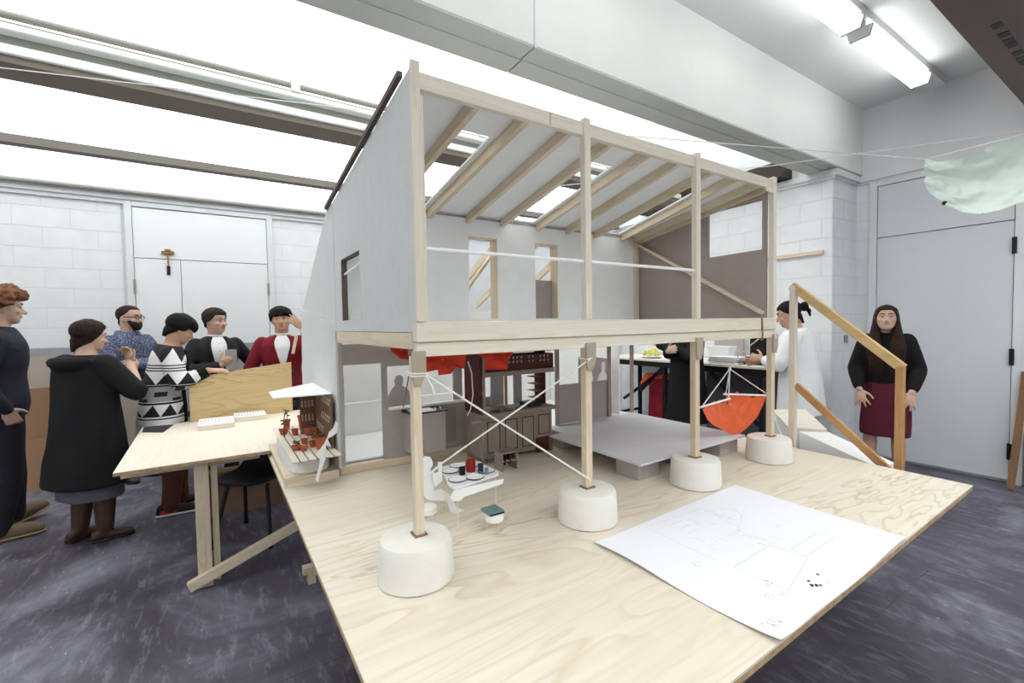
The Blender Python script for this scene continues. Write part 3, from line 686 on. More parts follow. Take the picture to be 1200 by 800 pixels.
single('model_mug', MB().lathe([(.001, 0), (.012, 0), (.0125, .028), (.011, .028), (.010, .006), (.001, .006)], (.78, 1.565, .8725), 16), M_black, 'tiny black mug left of the red pot', 'mug', smooth=40)
single('model_mug', MB().lathe([(.001, 0), (.011, 0), (.0115, .034), (.010, .034), (.009, .006), (.001, .006)], (.85, 1.545, .8725), 16), M_navy, 'tiny navy mug right of the red pot', 'mug', smooth=40)
single('model_glass', MB().lathe([(.001, 0), (.007, 0), (.008, .024), (.007, .024), (.006, .004), (.001, .004)], (.858, 1.512, .8725), 14), M_teal, 'tiny pale teal tumbler near the navy mug', 'glass', smooth=40)
fig = [(0.636, 0.946), (0.651, 0.952), (0.673, 0.946), (0.682, 0.927), (0.682, 0.912), (0.672, 0.901), (0.675, 0.883), (0.688, 0.884), (0.688, 0.829), (0.683, 0.814), (0.719, 0.81), (0.743, 0.79), (0.766, 0.76), (0.779, 0.724), (0.815, 0.702), (0.77, 0.702), (0.754, 0.712), (0.739, 0.76), (0.663, 0.781), (0.644, 0.8), (0.638, 0.876), (0.635, 0.913)]
fg = empty('card_sitter', (.67, 1.60, .70), 'flat white card sitter on a round stool at the model table', 'figure')
FY = 1.60
def fx(p): return (p[0]*FY/1.62, 1.45 + (p[1]-1.45)*FY/1.62)
part('body', MB().prism([fx(p) for p in fig], 1, FY, FY+.006), M_white, fg)
arm = [(.675, .883), (.701, .886), (.705, .904), (.70, .916), (.70, .925), (.716, .922), (.715, .875), (.716, .849), (.684, .829)]
part('arm', MB().prism([fx(p) for p in arm], 1, FY-.012, FY-.007), M_white, fg)
def stool(x, y, zt, label, cushion=False):
    e = empty('model_round_stool', (x, y, .70), label, 'stool', 'round stools at the model table')
    part('seat', MB().lathe([(.001, 0), (.030, 0), (.034, .004), (.034, .024), (.030, .028), (.001, .028)], (x, y, zt-.028), 20), M_white, e, smooth=35)
    for k in range(3):
        a = 2*PI*k/3+.5; part('leg', MB().tube([(x+.02*math.cos(a), y+.02*math.sin(a), zt-.028), (x+.03*math.cos(a), y+.03*math.sin(a), .70)], .002, 5), M_cream, e)
    if cushion:
        part('cushion', MB().box(x-.034, x+.032, y-.02, y+.045, zt+.001, zt+.012), M_teal, e, bevel=.003, label='teal cushion')
        part('strap', B(x-.03, x+.03, y-.024, y-.0205, zt+.001, zt+.006), M_black, e)
stool(.652, 1.603, .768, 'white round stool under the card sitter')
stool(.835, 1.42, .758, 'white round stool with a teal cushion at the near side of the table', True)

# ------------------------------------------------------------------ orange hammock
HM = empty('orange_hammock', (2.5, 1.5, .80), 'orange cloth hammock slung on white cords between the right posts', 'hammock')
A, B_, C2, D_ = V((2.10, 1.43, 1.005)), V((2.39, 1.46, 1.012)), V((2.46, 1.52, 1.025)), V((2.84, 1.47, .985))
kn = V((2.40, 1.46, 1.18))
part('spreader_bar', MB().tube([A - (B_-A)*.05, B_ + (B_-A)*.05], .006, 8), M_white, HM, smooth=40)
part('spreader_bar', MB().tube([C2 - (D_-C2)*.05, D_ + (D_-C2)*.05], .006, 8), M_white, HM, smooth=40)
for p in (A, B_, C2, D_): part('cord', MB().tube([kn, p], .003, 6), M_cord, HM)
part('hanging_cord', MB().tube([kn, kn + V((0, -.06, .09)), (2.343, 1.27, 1.352)], .003, 6), M_cord, HM)
part('cord_knot', MB().ball(kn, (.009, .009, .012), 10, 7), M_cord, HM, smooth=60)
rows = []
for i in range(15):
    u = i/14.0; row = []
    e0 = A.lerp(B_, u); e1 = D_.lerp(C2, u)
    for j in range(13):
        v = j/12.0; p = e0.lerp(e1, v)
        sag = (.172*(1-u) + .035*u)*math.sin(PI*v)**.8 + .008*math.sin(17*v+9*u) + .010*math.sin(26*u+5*v)
        p = V((p.x, p.y + .01*math.sin(8*v), p.z - sag)); row.append(p)
    rows.append(row)
o = MB(); vs = []; fs = []
for r in rows: vs += r
nb_ = len(vs); vs += [p + V((0, .0, -.003)) for p in vs]
for i in range(14):
    for j in range(12):
        a = i*13+j; fs.append((a, a+1, a+14, a+13)); fs.append((a+nb_, a+13+nb_, a+14+nb_, a+1+nb_))
for j in range(12):
    fs.append((j, j+nb_, j+1+nb_, j+1)); a = 14*13+j; fs.append((a, a+1, a+1+nb_, a+nb_))
for i in range(14):
    a = i*13; fs.append((a, a+13, a+13+nb_, a+nb_)); a = i*13+12; fs.append((a, a+nb_, a+13+nb_, a+13))
o.add(vs, fs); part('sling', o, M_orange, HM, smooth=60)
o = MB().tube([rows[i][7] + V((0, 0, .002)) for i in range(15)], .002, 5); part('seam', o, plain('pale_orange_thread', (240, 150, 104), .8), HM)

# ------------------------------------------------------------------ drawing on the board
DR = empty('plan_drawing', (1.5, .84, .70), 'large white sheet with a faint floor plan drawing on the plywood board', 'drawing')
pc = [V((1.05, 1.124, 0)), V((1.962, 1.164, 0)), V((1.942, .544, 0)), V((1.063, .521, 0))]
def pp(u, v): return pc[0].lerp(pc[1], u).lerp(pc[3].lerp(pc[2], u), v)
o = MB(); vs = []; fs = []; nu, nv = 28, 18
for j in range(nv+1):
    for i in range(nu+1):
        u, v = i/nu, j/nv; p = pp(u, v); edge = max(0, .12-u)/.12
        vs.append((p.x, p.y, .7012 + .012*edge**2*(.5+.5*math.sin(v*7)) + .004*max(0, v-.93)/.07*(1+math.sin(u*9)) + .0012*(1+math.sin(u*11)*math.sin(v*6))))
for j in range(nv):
    for i in range(nu): a = j*(nu+1)+i; fs.append((a, a+nu+1, a+nu+2, a+1))
o.add(vs, fs); part('sheet', o, M_paper, DR, smooth=60)
def zz(u, v): return .7036 + .002*(max(0, .15-u)/.15)
def ln(o, u0, v0, u1, v1, wd=.0016):
    k = 6; pts = [(u0+(u1-u0)*i/k, v0+(v1-v0)*i/k) for i in range(k+1)]
    for (a, b1), (c, d) in zip(pts, pts[1:]):
        p, q = pp(a, b1), pp(c, d); t = (q-p).normalized(); nrm = V((-t.y, t.x, 0))*wd/2
        zl = zz(a, b1); zr_ = zz(c, d)
        o.add([(p.x-nrm.x, p.y-nrm.y, zl), (q.x-nrm.x, q.y-nrm.y, zr_), (q.x+nrm.x, q.y+nrm.y, zr_), (p.x+nrm.x, p.y+nrm.y, zl)], [(0, 1, 2, 3)])
def rc(o, u0, v0, u1, v1, wd=.0014):
    ln(o, u0, v0, u1, v0, wd); ln(o, u1, v0, u1, v1, wd); ln(o, u1, v1, u0, v1, wd); ln(o, u0, v1, u0, v0, wd)
o = MB()
def quad(o, q, wd=.0011):
    for (u0, v0), (u1, v1) in zip(q, q[1:] + q[:1]): ln(o, u0, v0, u1, v1, wd)
quad(o, [(.266, .598), (.515, .597), (.530, .775), (.268, .85)]); quad(o, [(.551, .681), (.756, .684), (.772, .764), (.535, .763)])
ln(o, .26, .05, .252, .51, .001); ln(o, .26, .05, .60, .09, .001); ln(o, .60, .09, .61, .30, .001); ln(o, .532, .40, .54, .60, .001); ln(o, .535, .40, .73, .28, .0006)
for k in range(44):
    u, v = random.uniform(.30, .76), random.uniform(.06, .58); a = random.random() < .5
    ln(o, u, v, u + (random.uniform(.01, .07) if a else 0), v + (0 if a else random.uniform(.02, .08)), .0008)
for c0, c1, r0 in ((.64, .24, .06), (.18, .472, .014), (.40, .885, .035)):
    for k in range(12):
        a = 2*PI*k/12; b2 = a + PI/6; ln(o, c0+r0*math.cos(a), c1+r0*1.4*math.sin(a), c0+r0*math.cos(b2), c1+r0*1.4*math.sin(b2), .0008)
part('plan_linework', o, M_ink, DR)
o = MB()
for u, v in ((.442, .871), (.376, .871), (.36, .892), (.367, .91), (.38, .918), (.372, .905), (.356, .898)):
    p = pp(u, v); o.lathe([(.001, 0), (.0042, 0), (.0042, .0006), (.001, .0006)], (p.x, p.y, .7042), 10)
part('plan_dots', o, M_inkd, DR)
o = MB()
def scribble(u, v, n, rows=1):
    """short rows of tiny illegible print, as the photo shows it"""
    for r in range(rows):
        for k in range(n):
            if random.random() < .15: continue
            vv = v + k*.0052; uu = u + r*.017; h = random.choice((.004, .006, .007))
            ln(o, uu, vv, uu - h, vv, .0009)
            if random.random() < .6: ln(o, uu-h, vv, uu-h*random.random(), vv+.003, .0009)
scribble(.030, .895, 11, 5); scribble(.915, .90, 8, 3); scribble(.255, .745, 8, 2); scribble(.19, .80, 9, 2); scribble(.172, .466, 3, 1); scribble(.60, .20, 6); scribble(.50, .55, 7); scribble(.235, .84, 5, 2); scribble(.34, .94, 5, 2)
quad(o, [(.862, .945), (.862, .985), (.895, .985), (.895, .945)], .0009)
part('plan_lettering', o, plain('grey_print', (150, 148, 158), .8, .02), DR)
o = MB(); ln(o, .066, .925, .066, .965, .004); part('red_stamp', o, plain('pale_red_print', (214, 168, 170), .8), DR)

# ------------------------------------------------------------------ garden stand beside the lean-to
S = empty('garden_stand_model', (.37, 2.7, .70), 'oval white planter model with slatted deck beside the house model', 'model')
part('platform', B(.245, .489, 2.33, 3.10, .7365, .748), pine(0), S, bevel=.001)
part('platform_batten', B(.245, .489, 2.335, 2.36, .70, .736), pine(0), S)
part('platform_batten', B(.25, .27, 2.361, 2.96, .70, .736), pine(1), S)
o = MB(); rs = []
for z, k in ((.7485, 1.0), (.752, 1.02), (.80, 1.0), (.836, .985)):
    ring = []
    for i in range(40):
        a = 2*PI*i/40; cx, sy = math.cos(a), math.sin(a); e = .62
        ring.append((.372 + .106*k*math.copysign(abs(cx)**e, cx), 2.70 + .345*k*math.copysign(abs(sy)**e, sy), z))
    rs.append(ring)
o.rings(rs); part('planter', o, M_conc, S, smooth=40)
for k in range(6):
    x = .268 + k*.0365; part('deck_slat', MB().prism([(x, 2.235+.002*k), (x+.0305, 2.235), (x+.0305, 3.10), (x, 3.12)], 2, .8385, .845), M_plyt, S, bevel=.001)
for y in (2.4, 2.7, 3.0): part('deck_bearer', B(.275, .475, y, y+.02, .8375, .8384), M_walnut, S)
part('deck_gap_shade', B(.270, .482, 2.245, 3.09, .8362, .8374), plain('dark_edge', (92, 80, 72), .7, .05), S)  # dark sheet added under the slats to paint the shade in their gaps
pt = part('partition', MB().prism([(2.37, .846), (2.80, .846), (2.80, 1.085), (2.37, 1.105)], 0, .466, .474), M_walnut, S)
pt2 = part('partition', MB().prism([(.385, .846), (.4655, .846), (.4655, 1.09), (.385, 1.085)], 1, 2.795, 2.802), M_walnut, S)
o = MB()
def curl(o, f, sgn=1):
    for a, b3, c, d in ((0, 4, 11, 14), (0, 4, 0, 3), (0, 1.6, 3, 11)):
        f(a*sgn, b3*sgn, c, d)
for blk0, zz0 in ((2.40, 1.055), (2.42, .965), (2.58, .885)):
    for r in range(2):
        for c in range(5):
            y = blk0 + c*.045 + .01*r; z = zz0 + .022*(1-r)
            curl(o, lambda a, b3, c_, d: o.box(.464, .4655, y+a*.005, y+b3*.005, z+c_*.001, z+d*.001), 1 if r else -1)
part('cutout_pattern', o, M_cream, pt, kind='stuff')
o = MB()
for zz0 in (1.0, .92):
    for r in range(2):
        for c in range(4):
            x = .392 + c*.018; z = zz0 + .02*(1-r)
            curl(o, lambda a, b3, c_, d: o.box(x+a*.0022, x+b3*.0022, 2.793, 2.7945, z+c_*.001, z+d*.001), 1)
part('cutout_pattern', o, M_cream, pt2, kind='stuff')
can = MB().add([(.215, 2.60, 1.085), (.222, 2.45, 1.083), (.52, 2.62, 1.108), (.52, 3.0, 1.105), (.215, 2.60, 1.090), (.222, 2.45, 1.088), (.52, 2.62, 1.113), (.52, 3.0, 1.110)],
             [(0,3,2,1),(4,5,6,7),(0,1,5,4),(1,2,6,5),(2,3,7,6),(3,0,4,7)])
can = MB().prism([(.222, 2.47), (.488, 2.44), (.488, 3.0), (.225, 2.72)], 2, 1.106, 1.111); part('canopy', can, M_white, S)
part('canopy_post', MB().tube([(.30, 2.78, .846), (.30, 2.78, .95), (.302, 2.70, 1.00)], .0025, 5), M_green, S)
# terracotta pots on the deck, each with its plant
def tpot(x, y, h, r, lab, leaf=None):
    e = empty('terracotta_pot', (x, y, .8455), lab, 'pot', 'terracotta pots on the slatted deck')
    part('pot', MB().lathe([(.001, 0), (r*.7, 0), (r, h*.85), (r*1.1, h*.86), (r*1.1, h), (r*.9, h), (r*.85, h*.8), (.001, h*.8)], (x, y, .8455), 14), M_terra, e, smooth=40)
    if leaf:
        o = MB().tube([(x, y, .8455+h*.8), (x+.004, y, .8455+h+leaf*.5), (x-.002, y+.005, .8455+h+leaf)], .0022, 5)
        for k in range(5):
            a = k*2.2; o.ball((x+.010*math.cos(a), y+.010*math.sin(a), .8455+h+leaf*(.4+.14*k)), (.009, .006, .004), 6, 5)
        part('plant', o, M_green, e)
tpot(.305, 2.86, .03, .024, 'broad terracotta pot at the far left of the slatted deck', .05)
tpot(.335, 2.98, .06, .02, 'tall terracotta pot with a dark sprig at the deck back', .06)
tpot(.355, 2.80, .035, .018, 'small terracotta pot behind the broad one, mid deck')
tpot(.415, 2.93, .085, .026, 'tallest terracotta jar by the partition', .02)
tpot(.420, 2.76, .04, .026, 'wide terracotta pot in front of the tallest jar')
tpot(.432, 2.66, .055, .024, 'round terracotta pot against the brown partition', .03)
tpot(.368, 2.56, .026, .018, 'small square-set terracotta pot at the deck middle')
tpot(.392, 2.47, .03, .018, 'terracotta pot with a thin stem near the deck middle front', .055)
tpot(.315, 2.45, .024, .022, 'low terracotta pot with a dark green plant at the near deck', .02)
tpot(.345, 2.42, .022, .018, 'low terracotta pot right of the dark green plant')
tpot(.424, 2.40, .06, .034, 'big terracotta planter behind the white climbing figure', .01)
f2 = [(0.457, 1.011), (0.467, 0.998), (0.462, 0.957), (0.44, 0.941), (0.418, 0.933), (0.433, 0.892), (0.411, 0.903), (0.407, 0.843), (0.39, 0.801), (0.375, 0.759), (0.374, 0.736), (0.361, 0.754), (0.38, 0.818), (0.384, 0.847), (0.367, 0.862), (0.382, 0.885), (0.404, 0.912), (0.419, 0.94), (0.426, 0.962), (0.445, 0.978)]
single('card_climber', MB().prism(f2, 1, 2.222, 2.227), M_white, 'thin white card figure leaning at the front of the slatted deck', 'figure', base=(.375, 2.225, .736))

# ------------------------------------------------------------------ small plywood table, its things
TB = empty('plywood_side_table', (.17, 3.7, 0), 'pale plywood table on pine legs left of the model', 'table')
part('tabletop', MB().prism([(-.456, 2.985), (.72, 2.985), (.72, 4.31), (-.475, 4.29)], 2, .717, .735), M_plyt, TB)
part('top_edge', B(-.455, .72, 2.983, 2.9845, .717, .7345), M_edge, TB)
def tleg(x, y): return B(x-.024, x+.024, y-.02, y+.025, 0, .70)
part('leg', B(-.128, -.06, 3.05, 3.095, 0, .716), pine(2), TB, bevel=.002)
part('leg', B(-.052, -.02, 3.10, 3.145, 0.0, .716), pine(2), TB, bevel=.002)
part('leg', B(.52, .57, 3.3, 3.345, 0, .716), pine(2), TB, bevel=.002)
part('leg', B(-.15, -.10, 4.1, 4.145, 0, .716), pine(2), TB, bevel=.002); part('leg', B(.55, .60, 4.1, 4.145, 0, .716), pine(2), TB, bevel=.002)
part('diagonal_brace', MB().bar((-.17, 3.028, .035), (.43, 3.028, .262), .04, .05, (0, 0, 1)), pine(0), TB)
part('rail', B(-.45, .20, 3.14, 3.17, .66, .716), pine(0), TB); part('rail', B(-.45, .70, 4.05, 4.08, .66, .716), pine(0), TB)
PB = empty('plywood_screen', (.18, 4.27, .735), 'upright yellow plywood sheet with dark end notches at the table back', 'board')
o = MB(); notch = .012
o.prism([(-.185, .736), (.53, .736), (.53, 1.158), (-.185, 1.076)], 1, 4.262, 4.278); part('sheet', o, M_plyy, PB)
for x, z in ((-.190, .80), (.527, 1.06), (.527, .80)): part('hinge_block', B(x-.012 if x < 0 else x+.003, x+.004 if x < 0 else x+.03, 4.26, 4.29, z-.02, z+.02), M_black, PB)
part('foot', B(-.15, .5, 4.279, 4.302, .7355, .76), pine(0), PB)
sh = MB().prism([(-.455, 4.06), (-.465, 4.27), (-.285, 4.24), (-.33, 3.96)], 2, .7355, .7375)
single('black_sheet', sh, plain('charcoal_sheet', (44, 42, 44), .6), 'thin black sheet at the left back corner of the plywood table', 'sheet')
def slotbox(x0, y0, x1, y1, zt, n, label, name='slotted_card_box'):
    e = empty(name, ((x0+x1)/2, (y0+y1)/2, .7355), label, 'model', 'slotted card models on the table')
    part('base', B(x0, x1, y0, y1, .7355, zt-.006), M_plyt, e); part('lid', B(x0-.001, x1+.001, y0-.001, y1+.001, zt-.006, zt), M_white, e)
    for r in range(2):
        for k in range(n):
            x = x0 + .012 + k*(x1-x0-.02)/n; y = y0 + .03 + r*(y1-y0)*.42
            part('slot', B(x, x+.0055, y, y+(y1-y0)*.28, zt, zt+.0008), M_greyd, e)
slotbox(-.125, 3.85, .092, 4.12, .775, 9, 'white slotted card box nearer the viewer on the table')
slotbox(.098, 4.04, .312, 4.24, .775, 10, 'white slotted card box with wooden front at the right rear')
# cardboard and chair beneath
bxp = empty('cardboard_box', (.14, 4.2, 0), 'large brown cardboard box under the plywood table', 'box')
part('body', B(-.09, .42, 4.16, 4.28, 0, .34), plain('brown_cardboard', (138, 112, 92), .8, .05), bxp)
part('flap', MB().bar((-.09, 4.15, .345), (.42, 4.15, .345), .08, .006), plain('brown_cardboard', (138, 112, 92)), bxp)
CH = empty('black_chair', (.22, 3.62, 0), 'black plastic shell chair tucked under the plywood table', 'chair')
M_pl = plain('black_plastic', (36, 38, 44), .4, .05, 8.0, .4)
o = MB(); rs = []
prof = [(-.22, .44), (-.20, .425), (-.05, .405), (.12, .40), (.19, .43), (.225, .52), (.24, .60), (.25, .68)]
hwid = [.17, .19, .205, .20, .19, .185, .175, .13]
cx, cy = .20, 3.62
ca, sa = math.cos(-.55), math.sin(-.55)
def chp(x, y, z): return (cx + x*ca - y*sa, cy + x*sa + y*ca, z)
def chrow(off):
    return [[chp(hwid[k]*s, d, z + off + .035*abs(s)**3*(1 if k < 5 else 0)) for s in (-1, -.7, -.35, 0, .35, .7, 1)] for k, (d, z) in enumerate(prof)]
top_, bot_ = chrow(.0), chrow(-.012)
o.rings([t + b4[::-1] for t, b4 in zip(top_, bot_)]); part('shell', o, M_pl, CH, smooth=50)
for sx in (-1, 1):
    for sy in (-1, 1):
        part('leg', MB().tube([chp(.13*sx, .10*sy, .40), chp(.19*sx, .20*sy, .012), ], .013, 8), M_black, CH, smooth=40)
        part('foot_cap', MB().tube([chp(.19*sx, .20*sy, .0), chp(.19*sx, .20*sy, .03)], .016, 8), M_black, CH)
# brown sheets leaning on the back wall
M_kr = plain('kraft_board', (150, 118, 92), .75, .05, 3.0, .25); M_krl = plain('pale_kraft_board', (178, 164, 152), .75, .04, 3.0)
def lean(name, x0, x1, z0, z1, yb, yt, mat, label, grp=None):
    o = MB().add([(x0, yb, z0), (x1, yb, z0), (x1, yt, z1), (x0, yt, z1), (x0, yb+.02, z0), (x1, yb+.02, z0), (x1, yt+.02, z1), (x0, yt+.02, z1)],
                 [(0,1,2,3),(7,6,5,4),(0,4,5,1),(1,5,6,2),(2,6,7,3),(3,7,4,0)])
    return single(name, o, mat, label, 'board', grp)
lean('brown_board', -3.2, -.78, 0, .46, 5.80, 5.90, M_kr, 'lower brown board leaning on the back wall behind the black coat')
lean('brown_board', -3.2, -.74, 0, .92, 5.93, 6.0, M_kr, 'taller brown board leaning behind the lower brown one')
lean('pale_board', -3.2, -.76, 0, 1.215, 6.02, 6.06, M_krl, 'palest and tallest board leaning flat against the back wall')

# ------------------------------------------------------------------ stair with timber handrail
ST = empty('model_stair', (3.1, 1.3, 0), 'white boxed stair with a pale pine handrail right of the board', 'stair')
part('newel_post', B(2.872, 2.906, 1.34, 1.374, .62, 1.655), pinew(2), ST, bevel=.002)
def opine(ax): return wood('orange_pine', (166, 122, 78), (202, 160, 112), ax)
part('newel_post', B(2.872, 2.906, .830, .864, .62, 1.205), opine(2), ST, bevel=.002)
part('handrail', MB().bar((2.889, 1.365, 1.652), (2.889, .838, 1.196), .032, .045), wood('golden_pine', (190, 156, 108), (220, 192, 146), 1), ST, bevel=.002)
part('lower_rail', MB().bar((2.887, 1.339, 1.06), (2.887, .863, .64), .022, .04), opine(1), ST, bevel=.002)
bxq = [(2.91, 1.395), (3.04, 1.235), (3.60, 1.60), (3.40, 1.74)]
part('landing_box', MB().prism(bxq, 2, 0, .778), M_white, ST)
part('landing_top', MB().prism(bxq, 2, .779, .793), M_plyt, ST, bevel=.002)
o = MB().add([(2.925, 1.335, .30), (3.05, 1.232, .30), (3.05, 1.232, .775), (2.925, 1.335, .775), (2.915, .93, .30), (3.10, .93, .30), (3.10, .93, .655), (2.915, .93, .655)], [(0,3,2,1),(4,5,6,7),(0,1,5,4),(1,2,6,5),(2,3,7,6),(3,0,4,7)])
part('sloping_slab', o, M_white, ST)

# ------------------------------------------------------------------ hanging sheet and lines
M_film, nt, b = new_mat('green_polythene')
b.inputs['Base Color'].default_value = srgb((226, 238, 230)); b.inputs['Roughness'].default_value = .35
out = nt.nodes['Material Output']; trn = N(nt, 'ShaderNodeBsdfTransparent'); trn.inputs[0].default_value = (.86, .94, .88, 1)
tls = N(nt, 'ShaderNodeBsdfTranslucent'); tls.inputs[0].default_value = srgb((214, 232, 218))
m1 = N(nt, 'ShaderNodeMixShader'); m1.inputs[0].default_value = .35; L(nt, b.outputs[0], m1.inputs[1]); L(nt, tls.outputs[0], m1.inputs[2])
m2 = N(nt, 'ShaderNodeMixShader'); L(nt, m1.outputs[0], m2.inputs[1]); L(nt, trn.outputs[0], m2.inputs[2])
nz = N(nt, 'ShaderNodeTexNoise', i_Scale=14.0, i_Detail=4.0); L(nt, coords(nt), nz.inputs['Vector'])
L(nt, ramp(nt, nz.outputs[0], [(0.3, (.30, .30, .30, 1)), (0.7, (.62, .62, .62, 1))]), m2.inputs[0])
BG = empty('hanging_film', (3.85, .80, 2.08), 'crumpled pale green translucent plastic sheet hanging on a line by the grey door', 'plastic sheet')
o = MB(); nu, nv = 36, 22; vs = []; fs = []
for j in range(nv+1):
    for i in range(nu+1):
        u, v = i/nu, j/nv
        p = V((3.832, 1.014, 2.455)).lerp(V((3.70, .40, 2.43)), u)
        low = V((3.72, .93, 2.26)).lerp(V((4.02, .60, 2.08)), min(1, u*1.5))
        drop = .10 + .29*math.sin(PI*min(1, u*.72+.10))**1.2
        sag = .05*math.sin(PI*min(1, u/.55)) if u < .55 else 0
        n = noise.noise(V((u*5, v*4, 1.3))); n2 = noise.noise(V((u*13, v*11, 4.1)))
        vs.append((p.x + .09*math.sin(PI*v)*math.sin(PI*u) + .05*n + .02*n2, p.y + .05*(v)*math.sin(4*u) - .05*(1-u)*v*0 + .028*n2, p.z - sag*(1-v) - drop*v + .018*n))
for j in range(nv):
    for i in range(nu): a = j*(nu+1)+i; fs.append((a, a+1, a+nu+2, a+nu+1))
o.add(vs, fs); part('film', o, M_film, BG, smooth=80)
i0 = nv*(nu+1); low = [V(vs[i0+i]) for i in range(9, 22)]
part('weight_rod', MB().tube([V(vs[i0+8]) + V((-.01, 0, 0)), V(vs[i0+14]), V(vs[i0+19])], .007, 6), M_white, BG)
part('rod_end', MB().ball(V(vs[i0+8]) + V((-.01, 0, 0)), .013, 8, 6), M_black, BG)
single('string_line', MB().tube([(1.0, 1.95, 2.40), (1.724, 1.667, 2.397), (2.9, 1.30, 2.43), (3.832, 1.014, 2.458), (3.70, .40, 2.435), (3.55, -.3, 2.46)], .0028, 5), M_cord, 'white string crossing behind the model roof and carrying the green plastic sheet', 'string', base=(2.9, 1.3, 2.40))
single('string_line', MB().tube([(2.30, 2.03, 2.92) if 0 else (2.2, 3.4, 2.62), (2.775, 2.182, 2.513), (2.987, 1.562, 2.428), (4.814, .746, 2.752), (5.74, .35, 2.93)], .0028, 5), M_cord, 'white string rising from the model roof to the grey wall at upper right', 'string', base=(3.8, 1.2, 2.43))
single('string_line', MB().tube([(-3.9, 3.52, 2.50), (-.91, 3.52, 2.845), (1.02, 3.52, 3.08), (1.6, 3.66, 3.15)], .003, 5), M_cord, 'thin pale string running along the grey roof beam at upper left', 'string', base=(0, 3.52, 2.5))
single('dark_board_end', MB().bar((2.75, 1.75, 2.36), (3.32, 1.75, 2.445), .03, .13, (0, 0, 1)), plain('dark_brown_board', (58, 46, 42), .6, .05), 'dark brown board end sticking out behind the model roof corner', 'board') if 0 else None
structure('trim_17', MB().box(4.98, XR-.001, 2.467, 4.4, 2.945, 3.10), plain('dark_brown_board', (58, 46, 42), .6, .05))
single('wall_rail', MB().box(XR-.03, XR-.005, 2.16, 2.80, 2.108, 2.15), pine(1), 'short pale pine rail fixed to the white block wall', 'rail', bevel=.002)
single('leaning_timber', MB().bar((5.50, .875, .012), (5.69, .835, .98), .028, .045, (0, 1, 0)), wood('brown_timber', (112, 78, 54), (150, 112, 80), 2), 'thin brown timber leaning against the wall right of the grey door', 'timber')
single('leaning_timber', MB().box(5.60, 5.72, .60, .80, 0, .50).box(5.62, 5.70, .60, .70, .50, 1.28), wood('brown_timber', (112, 78, 54), (150, 112, 80), 2), 'broad brown timber standing at the right photo edge', 'timber')

# ------------------------------------------------------------------ trestle table along the right wall
TW = empty('workshop_table', (4.8, 3.2, 0), 'long plywood table with black steel legs along the right wall', 'table')
part('tabletop', B(4.45, 5.15, 2.27, 4.6, .965, .99), M_plyt, TW, bevel=.002)
part('apron', MB().box(4.47, 4.50, 2.32, 4.55, .90, .9645).box(5.08, 5.11, 2.32, 4.55, .90, .9645), M_black, TW)
for y in (2.40, 3.56, 4.45):
    for x in (4.50, 5.08): part('leg', MB().bar((x, y, 0), (x, y, .9), .04, .04), M_black, TW)
    part('cross_bar', B(4.52, 5.06, y-.015, y+.015, .2, .23), M_black, TW)
for a, c in (((4.485, 2.42, .40), (4.485, 2.95, .90)), ((4.485, 3.9, .60), (4.485, 3.58, .90)), ((4.485, 3.58, .86), (4.485, 4.2, .45))):
    part('diagonal_strut', MB().bar(a, c, .03, .03, (1, 0, 0)), M_black, TW)
single('dark_screen', B(5.12, 5.15, 2.2, 3.42, 0, .88), plain('purple_grey_board', (112, 104, 112), .7, .04), 'dark purple grey panel standing under the long table', 'panel')
# things on the table
zt = .9905
FR = empty('fruit_plate', (4.70, 3.90, zt), 'white plate of pale yellow grapes on the long table', 'plate')
part('dish', MB().lathe([(.001, 0), (.09, 0), (.17, .02), (.165, .026), (.09, .008), (.001, .008)], (4.70, 3.90, zt), 24), M_white, FR, smooth=40)
M_gr = plain('pale_yellow_fruit', (216, 208, 122), .4, .12, 20.0, .4)
for k in range(26):
    a = k*2.4; r = .012*math.sqrt(k)*1.7; part('grape', MB().ball((4.70+r*math.cos(a), 3.92+r*math.sin(a), zt+.03+.055*(1-(k/26))+.01*(k % 3)), (.022, .022, .025), 8, 6), M_gr, FR, smooth=60)
single('white_tray', MB().box(4.55, 4.80, 3.46, 3.66, zt, zt+.045).box(4.58, 4.77, 3.50, 3.62, zt+.045, zt+.06), M_white, 'low white tray right of the fruit plate', 'tray', bevel=.008)
o = MB()
o.rings([[(4.80+sx*.07*k, 3.02+sy*.135*k, zt+z) for sx, sy in ((-1, -1), (1, -1), (1, 1), (-1, 1))] for k, z in ((.8, 0), (1.0, .16), (1.04, .16), (1.04, .172), (.95, .172), (.95, .15), (.78, .01))])
single('white_tub', o, M_white, 'square white plastic tub on the long table', 'tub', bevel=.004)
single('picture_frame', MB().box(5.10, 5.13, 2.95, 3.30, zt, zt+.30), M_grey, 'grey framed card leaning on the wall behind the white tub', 'frame')
for k, (dy, lab, mm) in enumerate(((0, 'grey covered book lowest in the flat stack on the long table', M_grey), (.01, 'black covered book in the middle of the flat stack', M_black), (-.005, 'white covered book on top of the flat stack', M_white))):
    e = empty('book', (4.62, 2.82, zt+k*.0245), lab, 'book', 'flat stack of books on the long table')
    z0 = zt + k*.0245
    part('page_block', B(4.515, 4.72, 2.66+dy, 2.985+dy, z0+.003, z0+.021), M_paper, e); part('cover', MB().box(4.51, 4.725, 2.655+dy, 2.99+dy, z0, z0+.003).box(4.51, 4.725, 2.655+dy, 2.99+dy, z0+.021, z0+.024).box(4.722, 4.725, 2.655+dy, 2.99+dy, z0+.003, z0+.021), mm, e)
LP = empty('black_display_case', (4.72, 2.56, zt), 'black upright box at the near end of the long table', 'box')
part('back', B(4.80, 4.82, 2.42, 2.69, zt, zt+.27), M_black, LP); part('base', B(4.62, 4.80, 2.42, 2.69, zt, zt+.02), M_black, LP)
